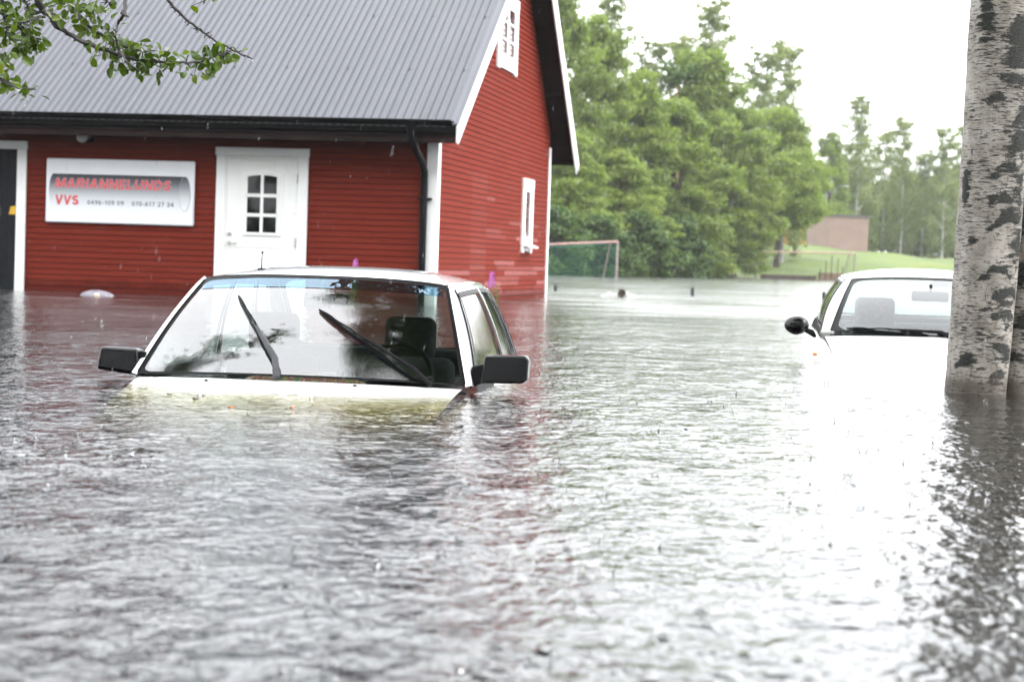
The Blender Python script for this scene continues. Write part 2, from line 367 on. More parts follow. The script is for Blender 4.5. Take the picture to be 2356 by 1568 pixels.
for k in range(1300):                                  # rings where drops have landed
    y0 = 2.2 + 11*rng.random()**1.3; x0 = rng.uniform(-1, 1)*(0.34*y0 + 0.5)
    r0 = rng.uniform(0.01, 0.16); w = rng.uniform(0.012, 0.03) + 0.0011*y0; lam = rng.uniform(0.035, 0.06) + 0.002*y0
    A = rng.uniform(0.0007, 0.0020)*(1 - r0*3.5)
    i0, i1 = np.searchsorted(ys, [y0 - 0.28, y0 + 0.28])
    X, Y = WX[i0:i1], WY[i0:i1]; d = np.hypot(X - x0, Y - y0)
    WZ[i0:i1] += A*np.exp(-((d - r0)/w)**2)*np.cos(2*math.pi*(d - r0)/lam)
edge = np.clip((1 - np.abs(tt))/0.04, 0, 1); WZ *= edge[None, :]
far = np.full((len(ys), 1), 420.0)
WX = np.hstack([-far, WX, far]); WY = np.hstack([WY[:, :1], WY, WY[:, -1:]]); WZ = np.hstack([far*0, WZ, far*0])
r0x = WX[:1].copy(); WX = np.vstack([r0x, WX]); WY = np.vstack([r0x*0 - 60, WY]); WZ = np.vstack([r0x*0, WZ])
nr, nc = WX.shape
ii = (np.arange(nr-1)[:, None]*nc + np.arange(nc-1)[None, :]).ravel()
o = link("water", np_mesh("water", np.stack([WX.ravel(), WY.ravel(), WZ.ravel()], 1), np.stack([ii, ii+1, ii+1+nc, ii+nc], 1)), WATER, smooth=True)
tag(o, kind='structure')

# ------------------------------------------------------------------ red wooden building (local x along the front wall to the right, y back along the gable, z up from the water)
BLOC, BYAW = (-1.107, 27.029, 0.0), 0.181
B = empty("wooden_building", BLOC, -BYAW, "red wooden building with corrugated grey metal roof and white trim, standing in flood water", "building")
BW, BL = 9.24, 13.5                # gable width, front wall length
Zf = lambda y: 2.89 + 0.664*(y - 0.7) + 0.13       # underside of the front roof slope at y
Zr = lambda y: 5.02 - 0.834*(y - 6.67) + 0.13
APY = 5.36; ztop = lambda y: min(Zf(y), Zr(y))
BH = 0.0815
rnd = random.Random(5)
def board(mb, a, b_, z0, z1, gable, wear):
    """one lapped board from a to b_ with a grooved top, on the front wall (y=0) or on the gable (x=0)"""
    g = 0.011; d0, d1 = 0.022, 0.014
    P = (lambda s, z, d: (s, -d, z)) if not gable else (lambda s, z, d: (d, s, z))
    q = [P(a, z0, d0), P(b_, z0, d0), P(b_, z1-g, d1), P(a, z1-g, d1), P(a, z1-g, 0.0), P(b_, z1-g, 0.0), P(b_, z1, 0.0), P(a, z1, 0.0)]
    q += [P(a, z0, 0.0), P(b_, z0, 0.0)]
    mb.add(q, [(0, 1, 2, 3), (8, 9, 1, 0)], 0); mb.add([], [], 0)
    n = len(mb.v) - 10
    mb.f += [(n+3, n+2, n+5, n+4), (n+4, n+5, n+6, n+7)]; mb.m += [1, 1]
    mb.wear += [wear, wear, 0, 0]
def wall(name, gable):
    mb = MB(); mb.wear = []
    z = -0.98
    while z < 6.2:
        z1 = z + BH
        if not gable:
            if z1 > 2.50: break
            cuts = [-BL, -9.1 + rnd.uniform(-.3, .3), -4.9, -1.30 + rnd.uniform(-.02, .02), 0.0]
        else:
            zm = z1
            lo = max(0.0, (zm - 2.89 - 0.13)/0.664 + 0.7); hi = min(BW, 6.67 + (5.02 + 0.13 - zm)/0.834)
            if hi - lo < 0.05: break
            cuts = [lo] + [c for c in (2.38 + rnd.uniform(-.015, .015), 3.56 + rnd.uniform(-.015, .015), 4.62 + rnd.uniform(-.5, .8), 6.1 + rnd.uniform(-.8, .8), 8.2 + rnd.uniform(-.5, .4)) if lo + .1 < c < hi - .1] + [hi]
        for a, b_ in zip(cuts, cuts[1:]):
            w = 0.0
            if gable:
                h = max(0, 1 - abs(z - 0.35)/1.9); mid = (a + b_)/2
                p = 0.28*h if 2.2 < mid < 5.2 else 0.10*h
                if z < 0.5: p = 0.42
                if z < 0.2: p = 0.7
                if mid < 2.3 and z > 0.3: p = 0.04
                if rnd.random() < p: w = rnd.uniform(0.25, 0.95) if z < 1.6 else rnd.uniform(.1, .4)
                elif 2.4 < mid < 3.5 and z < 1.9: w = rnd.uniform(0.05, 0.16)
            board(mb, a, b_, z, z1, gable, w)
        z = z1
    o = mb.build(name, [RED, GROOVE], B)
    at_ = o.data.attributes.new("wear", 'FLOAT', 'FACE'); at_.data.foreach_set("value", mb.wear)
    return o
wall("front_wall", False); wall("gable_wall", True)
# body behind the boards, so that nothing shows through
pts = [(-0.03, 0.03, -1), (-0.03, BW - .02, -1), (-0.03, BW - .02, Zr(BW) - .04), (-0.03, APY, Zf(APY) - .12), (-0.03, 0.03, Zf(0.03) - .05)]
MB().prism(pts, (-BL + .05, 0, 0)).build("wall_core", GROOVE, B)

def roof_profile(x):
    p = 0.1105; u = (x/p) % 1.0
    k = [(0, 0), (0.50, 0), (0.60, 0.45), (0.67, 0.9), (0.75, 1), (0.83, 0.9), (0.90, 0.45), (1.0, 0)]
    for (a, ha), (b_, hb) in zip(k, k[1:]):
        if a <= u <= b_: return 0.040*(ha + (hb - ha)*(u - a)/(b_ - a))
    return 0.0
rx = []
x = 0.30; p = 0.1105
base_n = int((0.30 + BL + 0.7)/p)
for i in range(base_n):
    for u in (0, 0.5, 0.6, 0.67, 0.75, 0.83, 0.9): rx.append(0.30 - (base_n - i)*p + u*p)
rx += [0.30, 0.375]
RT = 0.235                                    # roof skin above the verge board's lower edge
def roof_z(y): return (2.89 + 0.664*(y - 0.7) + 0.13 if y <= APY else 5.15 - 0.834*(y - 6.67)) + RT - 0.02
rys = [-0.60, 0.75, 2.1, 3.6, APY]; rys2 = [APY, 7.2, 8.7, 9.93]
mb = MB()
for seq, sgn in ((rys, 1), (rys2, -1)):
    for j, (y0, y1) in enumerate(zip(seq, seq[1:])):
        V = []
        for yy in (y0, y1):
            for xx in rx: V.append((xx, yy, roof_z(yy) + roof_profile(xx - 0.30 + 200*p)))
        n = len(rx); mb.add(V, [(i, i+1, n+i+1, n+i) for i in range(n-1)], 0)
for yy in (-0.52, 0.72, 2.08, 3.5):           # screws in rows, in the flats between the crests
    z = roof_z(yy); i = 0; xx = 0.30 - 0.75*p + .5*p
    while xx > -BL:
        for q in ((0, 0.06) if i % 3 == 0 else (0,)):
            c = Vector((xx - q - 0.02, yy + rnd.uniform(-.01, .01), z + 0.005)); r = 0.011
            mb.box(c.x - r, c.x + r, c.y - r, c.y + r, c.z - .004, c.z + .006, 1)
        xx -= p*rnd.choice((2, 3)); i += 1
o = mb.build("roof", [ROOF, SCREW], B, smooth=True, angle=50)
RF = o
# flat flashing beside the verge
MB().prism([(0.29, -0.58, roof_z(-0.58) + .024), (0.42, -0.58, roof_z(-0.58) + .024), (0.42, APY, roof_z(APY) + .024), (0.29, APY, roof_z(APY) + .024)], (0, 0, 0.006)).build("verge_flashing", ROOF, RF)
# soffits and verge boards
def slope_board(name, x0, x1, y0, z0, y1, z1, th, mat, parent=B):
    return MB().prism([(x0, y0, z0), (x1, y0, z0), (x1, y1, z1), (x0, y1, z1)], (0, 0, th)).build(name, mat, parent)
SF = slope_board("soffit", -BL - .3, 0.38, -0.58, Zf(-0.58) - .01, APY, Zf(APY) - .01, 0.06, SOFFIT)
SR = slope_board("soffit", -BL - .3, 0.38, APY, Zr(APY) - .01, 9.92, Zr(9.92) - .01, 0.06, SOFFIT)
# lookout battens under the rear slope overhang (dark cross lines)
for yy in (5.9, 6.55, 7.2, 7.85, 8.5, 9.15, 9.8):
    MB().prism([(0.03, yy, Zr(yy) - .012), (0.37, yy, Zr(yy) - .012), (0.37, yy + .07, Zr(yy + .07) - .012), (0.03, yy + .07, Zr(yy + .07) - .012)], (0, 0, -0.045)).build("batten", SOFFIT, SR)
VB = 0.235
def verge(name, pts, x0, x1, mat, parent):
    P = [(x0, y, z) for y, z in pts]; return MB().prism(P, (x1 - x0, 0, 0)).build(name, mat, parent, bevel=0.004, seg=1)
zl = lambda y: 2.89 + 0.664*(y - 0.7) + 0.12
zr = lambda y: 5.02 - 0.834*(y - 6.67) + 0.0
verge("barge_board", [(-0.57, zl(-0.57) - .0), (-0.50, zl(-0.5) - .06), (APY + .2, zl(APY + .2)), (APY + .2, zl(APY + .2) + VB), (-0.57, zl(-0.57) + VB - .02)], 0.385, 0.41, WHITE, B)
verge("barge_board", [(APY, zr(APY)), (9.94, zr(9.94) - .02), (10.0, zr(10.0) + .03), (10.0, zr(10.0) + .17), (APY, zr(APY) + .19)], 0.385, 0.41, WHITE, B)
verge("barge_board", [(APY, zr(APY) + .12), (10.02, zr(10.02) + .10), (10.02, zr(10.02) + .25), (APY, zr(APY) + .27)], 0.412, 0.437, WHITE, B)
# eaves: fascia, gutter, downpipe
MB().box(-BL - .3, 0.375, -0.565, -0.535, 2.315, 2.43).build("fascia_board", BLACKM, B)
MB().box(-BL - .3, -0.23, -0.53, -0.024, 2.262, 2.28).build("eave_shade_lining", BLACKWOOD, B)  # lining set low and black, standing in for shade at the wall top
gpts = []
for k in range(11):
    a = math.pi + math.pi*k/10; gpts.append((-0.655 + 0.068*math.cos(a), 2.45 + 0.075*math.sin(a)))
mb = MB(); V = [(xx, y, z) for xx in (-BL - .3, 0.36) for y, z in gpts]
mb.add(V, [(i, i+1, 11+i+1, 11+i) for i in range(10)]); mb.add(V[11:], [tuple(range(11))])
mb.tube([(-BL - .3, -0.726, 2.452), (0.34, -0.726, 2.452)], 0.010, 8)
mb.build("gutter", BLACKM, B, smooth=True)
dp = [(-0.20, -0.65, 2.40), (-0.20, -0.65, 2.26), (-0.175, -0.5, 2.08), (-0.15, -0.22, 1.93), (-0.135, -0.10, 1.80), (-0.135, -0.085, 1.6), (-0.135, -0.085, -0.9)]
DP = MB().tube(dp, [0.062, 0.052, 0.05, 0.05, 0.05, 0.05, 0.05], 14).build("downpipe", BLACKM, B, smooth=True, angle=60)
MB().box(-0.215, -0.03, -0.145, -0.03, 1.42, 1.45).build("pipe_clamp", BLACKM, DP, bevel=.004)
MB().tube([(-0.20, -0.65, 2.43), (-0.20, -0.65, 2.30)], [0.10, 0.055], 14).build("outlet_funnel", BLACKM, DP, smooth=True)
# corner boards
MB().box(-0.115, 0.044, -0.044, -0.004, -0.98, 2.34).box(0.004, 0.044, -0.004, 0.115, -0.98, 2.44).build("corner_board", WHITE, B, bevel=.004, seg=1)
MB().box(0.004, 0.044, BW - .10, BW + .02, -0.98, 2.7).build("corner_board", WHITE, B, bevel=.004, seg=1)

# door
def trim(mb, x0, x1, z0, z1, y0, y1): return mb.box(x0, x1, y0, y1, z0, z1)
mb = MB(); mb.box(-3.106, -1.766, -0.062, -0.02, 1.96, 2.072); mb.box(-3.088, -2.958, -0.054, -0.02, -0.95, 1.959); mb.box(-1.912, -1.777, -0.054, -0.02, -0.95, 1.959)
mb.build("door_frame", WHITE, B, bevel=.005, seg=2)
mb = MB(); mb.box(-2.957, -2.93, -0.040, -0.015, -0.95, 1.958); mb.box(-1.94, -1.913, -0.040, -0.015, -0.95, 1.958); mb.box(-2.93, -1.94, -0.040, -0.015, 1.925, 1.957)
LF = MB().box(-2.928, -1.942, -0.034, -0.012, -0.95, 1.923).build("door", WHITE_D, B, bevel=.003)
mb.build("door_lining", WHITE_D, LF, bevel=.003)
def arch(x0, x1, z0, z1, rise, n=12):
    P = [(x0, z0), (x1, z0)]
    for k in range(n+1):
        u = 1 - k/n; xx = x0 + (x1 - x0)*u; P.append((xx, z1 - rise + rise*(1 - (2*u - 1)**2)))
    return P
mb = MB(); mb.prism([(x, -0.0345, z) for x, z in arch(-2.70, -2.15, 0.86, 1.76, 0.05)], (0, -0.011, 0)); mb.build("window_surround", WHITE_D, LF, bevel=.006)
mb = MB()
ps = 0.205
for cx in (-2.53, -2.318):
    for (z0, z1) in ((0.915, 1.125), (1.175, 1.395), (1.445, 1.665)):
        top = z1 == 1.665; inner = cx + (ps/2 if cx < -2.42 else -ps/2)
        P = [(cx - ps/2, -0.0465, z0), (cx + ps/2, -0.0465, z0), (cx + ps/2, -0.0465, z1), (cx - ps/2, -0.0465, z1)]
        if top:
            P = P[:2]
            for k in range(7):
                xx = cx + ps/2 - ps*k/6; e = abs(xx + 2.424)/0.31
                P.append((xx, -0.0465, z1 + 0.035 - 0.05*e*e))
        mb.prism(P, (0, -0.003, 0))
mb.build("pane", DARKGLASS, LF)
mb = MB()
mb.box(-2.66, -2.188, -0.052, -0.0445, 1.128, 1.172); mb.box(-2.66, -2.188, -0.052, -0.0445, 1.398, 1.442); mb.box(-2.424 - .022, -2.424 + .022, -0.0535, -0.0445, 0.90, 1.70)
mb.box(-2.66, -2.634, -0.052, -0.0445, 0.89, 1.69); mb.box(-2.214, -2.188, -0.052, -0.0445, 0.89, 1.69); mb.box(-2.66, -2.188, -0.0525, -0.0445, 0.878, 0.912)
mb.build("muntin", WHITE_D, LF, bevel=.003)
mb = MB()                                    # raised panels of the leaf
def ring(mb, x0, x1, z0, z1, w, y0, y1):
    mb.box(x0, x1, y0, y1, z0, z0 + w).box(x0, x1, y0, y1, z1 - w, z1).box(x0, x0 + w, y0 - .0006, y1, z0 + w, z1 - w).box(x1 - w, x1, y0 - .0006, y1, z0 + w, z1 - w)
ring(mb, -2.78, -2.09, 0.70, 1.86, 0.03, -0.039, -0.034); ring(mb, -2.78, -2.09, -0.5, 0.58, 0.03, -0.039, -0.034)
mb.build("panel_moulding", WHITE_D, LF, bevel=.003)
mb = MB(); mb.tube([(-2.88, -0.034, 0.757), (-2.88, -0.085, 0.757), (-2.87, -0.092, 0.757), (-2.76, -0.095, 0.752)], 0.011, 8); mb.tube([(-2.88, -0.034, 0.757), (-2.88, -0.044, 0.757)], 0.028, 14)
mb.build("handle", STEEL, LF, smooth=True)
MB().tube([(-2.88, -0.034, 0.88), (-2.88, -0.05, 0.88)], 0.026, 14).build("lock", STEEL, LF, smooth=True)
for z in (1.60, 0.72):
    MB().tube([(-1.935, -0.05, z), (-1.935, -0.05, z + .13)], 0.011, 8).build("hinge", STEEL, LF, smooth=True)

# black double door at the far end of the wall
mb = MB(); mb.box(-8.2, -5.872, -0.062, -0.02, 1.976, 2.092); mb.box(-6.02, -5.882, -0.054, -0.02, -0.95, 1.975); mb.box(-8.18, -8.04, -0.054, -0.02, -0.95, 1.975)
mb.build("door_frame", WHITE, B, bevel=.005)
mb = MB(); x = -8.04
while x < -6.021:
    x1 = min(x + 0.118, -6.021); mb.box(x + .002, x1 - .002, -0.040, -0.015, -0.95, 1.974); x = x1
GD = mb.build("plank_door", BLACKWOOD, B, bevel=.003)
MB().prism([(-6.125, -0.045, 1.06), (-6.025, -0.045, 1.06), (-6.028, -0.045, 1.18), (-6.10, -0.045, 1.17)], (0, -0.006, 0)).build("warning_plate", YELLOW, GD)

# windows of the gable
def gable_window(name, y0, y1, z0, z1, cw, head, foot, cols, rows, sill):
    mb = MB()
    mb.box(0.0, 0.062, y0, y1, z1 - head, z1); mb.box(0.0, 0.055, y0, y0 + cw, z0, z1 - head - .001); mb.box(0.0, 0.055, y1 - cw, y1, z0, z1 - head - .001)
    mb.box(0.0, 0.050, y0 + cw + .001, y1 - cw - .001, z0 + .03, z0 + foot)
    w = mb.build(name, WHITE, B, bevel=.005)
    a0, a1, b0, b1 = y0 + cw, y1 - cw, z0 + foot, z1 - head
    MB().box(0.0, 0.020, a0 + .001, a1 - .001, b0 + .001, b1 - .001).build("pane", DARKGLASS, w)
    mb = MB(); s = 0.055
    mb.box(0.021, 0.046, a0 + .001, a0 + s, b0 + .001, b1 - .001).box(0.021, 0.046, a1 - s, a1 - .001, b0 + .001, b1 - .001).box(0.021, 0.044, a0 + s, a1 - s, b0 + .001, b0 + s).box(0.021, 0.044, a0 + s, a1 - s, b1 - s, b1 - .001)
    for k in range(1, cols): 
        yc = a0 + (a1 - a0)*k/cols; q = 0.055 if cols == 2 else .03
        mb.box(0.021, 0.045, yc - q, yc + q, b0 + s, b1 - s)
    for k in range(1, rows):
        zc = b0 + (b1 - b0)*k/rows; mb.box(0.021, 0.042, a0 + s, a1 - s, zc - .018, zc + .018)
    mb.build("sash", WHITE, w, bevel=.003)
    if sill: MB().prism([(0.03, y0 + .05, z0 + .155), (0.17, y0 + .05, z0 + .105), (0.17, y0 + .05, z0 + .085), (0.03, y0 + .05, z0 + .13)], (0, y1 - y0 - .10, 0)).build("sill", WHITE, w)
    return w
gable_window("attic_window", 3.905, 5.54, 3.62, 4.83, 0.20, 0.16, 0.21, 2, 3, False)
gable_window("side_window", 6.54, 7.49, 0.785, 2.035, 0.20, 0.16, 0.22, 1, 1, True)

# ------------------------------------------------------------------ sign and lamp on the front wall
BM = Matrix.Translation(BLOC) @ Matrix.Rotation(-BYAW, 4, 'Z')
def on_wall(o): o.location = BLOC; o.rotation_euler = (0, 0, -BYAW); return o
SG = on_wall(empty("shop_sign", label="white wall sign with red lettering over a grey pipe picture", cat="sign"))
sgy = -0.075
MB().box(-5.572, -3.396, sgy, -0.022, 0.966, 1.862).build("sign_board", M("white_sign_enamel", (0.74, 0.75, 0.78), 0.3, var=0.02), SG, bevel=0.022, seg=4, angle=80)
def grad_mat(name, z0, z1, stops):
    m, t, b, o = nodes(name); c = NEW(t, "ShaderNodeTexCoord"); sp = NEW(t, "ShaderNodeSeparateXYZ"); t.links.new(c.outputs['Object'], sp.inputs[0])
    mr = NEW(t, "ShaderNodeMapRange"); mr.inputs[1].default_value = z0; mr.inputs[2].default_value = z1; t.links.new(sp.outputs[2], mr.inputs[0])
    t.links.new(ramp(t, mr.outputs[0], stops), b.inputs['Base Color']); b.inputs['Roughness'].default_value = 0.35; return m
G1 = grad_mat("printed_pipe_shading", 1.172, 1.648, [(0.0, (0.74, 0.75, 0.78)), (0.30, (0.58, 0.60, 0.62)), (0.55, (0.32, 0.33, 0.35)), (0.78, (0.10, 0.10, 0.12)), (0.97, (0.015, 0.015, 0.02))])
G2 = grad_mat("printed_pipe_mouth", 1.172, 1.648, [(0.0, (0.78, 0.79, 0.80)), (0.4, (0.52, 0.54, 0.55)), (0.7, (0.22, 0.22, 0.25)), (0.98, (0.03, 0.03, 0.04))])
G3 = M("printed_outline", (0.30, 0.31, 0.32), 0.4)
zc, zh = 1.410, 0.238
P = [(-5.455 + 0.068*math.cos(a) , sgy - .002, zc + zh*math.sin(a)) for a in np.linspace(math.pi/2, 3*math.pi/2, 20)] + [(-3.53 + 0.082*math.cos(a), sgy - .002, zc + zh*math.sin(a)) for a in np.linspace(-math.pi/2, math.pi/2, 20)]
MB().prism(P[::-1], (0, 0.004, 0)).build("pipe_picture", G1, SG)
E_ = [(-3.528 + 0.084*math.cos(a), sgy - .0045, zc + (zh + .004)*math.sin(a)) for a in np.linspace(0, 2*math.pi, 40, endpoint=False)]
E2 = [(-3.528 + 0.079*math.cos(a), sgy - .0065, zc + (zh - .003)*math.sin(a)) for a in np.linspace(0, 2*math.pi, 40, endpoint=False)]
MB().prism(E_[::-1], (0, 0.003, 0)).build("pipe_rim", G3, SG); MB().prism(E2[::-1], (0, 0.002, 0)).build("pipe_mouth", G2, SG)
def arc(cx, cz, rx, rz, a0, a1, n=12): return [(cx + rx*math.cos(R(a0 + (a1 - a0)*k/n)), cz + rz*math.sin(R(a0 + (a1 - a0)*k/n))) for k in range(n+1)]
t_ = 0.1
GLY = {'M': (1.0, [[(t_, 0), (t_, 1)], [(.9, 0), (.9, 1)], [(.12, 1), (.5, .1)], [(.88, 1), (.5, .1)]]), 'A': (.90, [[(t_, 0), (.45, 1)], [(.80, 0), (.45, 1)], [(.22, .28), (.68, .28)]]),
       'R': (.82, [[(t_, 0), (t_, 1)], [(t_, .9), (.45, .9)] + arc(.45, .68, .25, .22, 90, -90) + [(t_, .46)], [(.42, .46), (.72, 0)]]), 'I': (.2, [[(t_, 0), (t_, 1)]]),
       'N': (.84, [[(t_, 0), (t_, 1)], [(.74, 0), (.74, 1)], [(.12, 1), (.72, 0)]]), 'E': (.72, [[(t_, 0), (t_, 1)], [(t_, .9), (.70, .9)], [(t_, .51), (.64, .51)], [(t_, .1), (.72, .1)]]),
       'L': (.66, [[(t_, 0), (t_, 1)], [(t_, .1), (.66, .1)]]), 'U': (.84, [[(t_, 1), (t_, .40)] + arc(.42, .40, .32, .30, 180, 360) + [(.74, 1)]]),
       'D': (.84, [[(t_, 0), (t_, 1)], [(t_, .9), (.36, .9)] + arc(.36, .5, .38, .40, 90, -90) + [(t_, .1)]]),
       'S': (.78, [arc(.39, .70, .27, .20, 25, 180, 10) + arc(.39, .70, .27, .20, 180, 250, 5) + arc(.39, .29, .28, .20, 70, -20, 8) + arc(.39, .29, .28, .20, -20, -160, 10)]),
       'V': (.86, [[(.08, 1), (.43, 0)], [(.78, 1), (.43, 0)]]), ' ': (.30, []), '-': (.40, [[(.05, .42), (.35, .42)]]),
       '0': (.66, [arc(.33, .5, .25, .42, 0, 360, 20)]), '1': (.50, [[(.32, 0), (.32, 1)], [(.32, .93), (.08, .74)]]),
       '2': (.66, [arc(.33, .68, .25, .24, 170, -40, 12) + [(.10, .08)], [(.06, .08), (.62, .08)]]), '4': (.68, [[(.48, 0), (.48, 1)], [(.48, .98), (.06, .30)], [(.04, .28), (.66, .28)]]),
       '6': (.66, [arc(.33, .30, .25, .23, 0, 360, 16), arc(.42, .42, .34, .50, 180, 75, 8)]), '7': (.64, [[(.05, .92), (.60, .92)], [(.58, .92), (.22, 0)]]),
       '9': (.66, [arc(.33, .70, .25, .23, 0, 360, 16), arc(.24, .58, .34, .50, 0, -105, 8)])}
def lettering(text, x0, x1, z0, z1, y, mat, half, shear=0.0, parent=None):
    """letters drawn as flat strokes of equal width, cut from film"""
    gap = .16; adv = sum(GLY[c][0] + gap for c in text) - gap; sc = (x1 - x0 - shear*(z1 - z0))/adv; h = z1 - z0
    mb = MB(); px = 0.0; lay = 0
    for c in text:
        w, strokes = GLY[c]
        for st in strokes:
            lay += 1; yy = y - 0.00012*(lay % 5)
            P = [Vector((x0 + (px + a)*sc + shear*h*b_, z0 + b_*h)) for a, b_ in st]; n = len(P); closed = (P[0] - P[-1]).length < 1e-5
            V = []
            for i, q in enumerate(P):
                a = P[i-1] if i > 0 else (P[-2] if closed else None); b_ = P[i+1] if i < n-1 else (P[1] if closed else None)
                d0 = (q - a).normalized() if a is not None else (b_ - q).normalized(); d1 = (b_ - q).normalized() if b_ is not None else d0
                nn = Vector((-(d0.y + d1.y), d0.x + d1.x)).normalized(); k = half/max(.4, nn.dot(Vector((-d0.y, d0.x))))
                e = Vector((0, 0))
                if not closed and i == 0 and half > .015: e = -d0*(half - .0125)
                if not closed and i == n-1 and half > .015: e = d0*(half - .0125)
                V += [(q.x + nn.x*k + e.x, yy, q.y + nn.y*k + e.y), (q.x - nn.x*k + e.x, yy, q.y - nn.y*k + e.y)]
            mb.add(V, [(2*i, 2*i+1, 2*i+3, 2*i+2) for i in range(n-1)])
        px += w + gap
    return mb.build("lettering", mat, parent)
REDL = M("red_letter_film", (0.70, 0.055, 0.045), 0.4, var=0.03); HALO = M("pale_letter_outline", (0.50, 0.40, 0.47), 0.4, var=0.03); DKL = M("dark_number_film", (0.05, 0.055, 0.055), 0.4)
lettering("MARIANNELUNDS", -5.437, -3.715, 1.452, 1.583, sgy - .004, HALO, 0.0175, 0.22, SG)
lettering("MARIANNELUNDS", -5.437, -3.715, 1.452, 1.583, sgy - .007, REDL, 0.0108, 0.22, SG)
lettering("VVS", -5.425, -5.075, 1.222, 1.352, sgy - .004, HALO, 0.0170, 0.06, SG)
lettering("VVS", -5.425, -5.075, 1.222, 1.352, sgy - .007, REDL, 0.0108, 0.06, SG)
lettering("0496-109 09", -4.949, -4.413, 1.230, 1.288, sgy - .004, DKL, 0.0048, 0.0, SG)
lettering("070-617 27 24", -4.296, -3.683, 1.226, 1.286, sgy - .004, DKL, 0.0048, 0.0, SG)

LP = on_wall(empty("wall_lamp", label="small round white globe lamp under the eaves of the red building", cat="lamp"))
MB().ball((-5.02, -0.15, 2.16), 0.078, 20, 12).build("globe", PLASTIC, LP, smooth=True)
MB().tube([(-4.95, -0.02, 2.13), (-4.97, -0.09, 2.12), (-5.01, -0.14, 2.10)], 0.018, 8).tube([(-4.95, -0.015, 2.13), (-4.95, -0.04, 2.13)], 0.05, 14).build("bracket", BLACKM, LP, smooth=True)

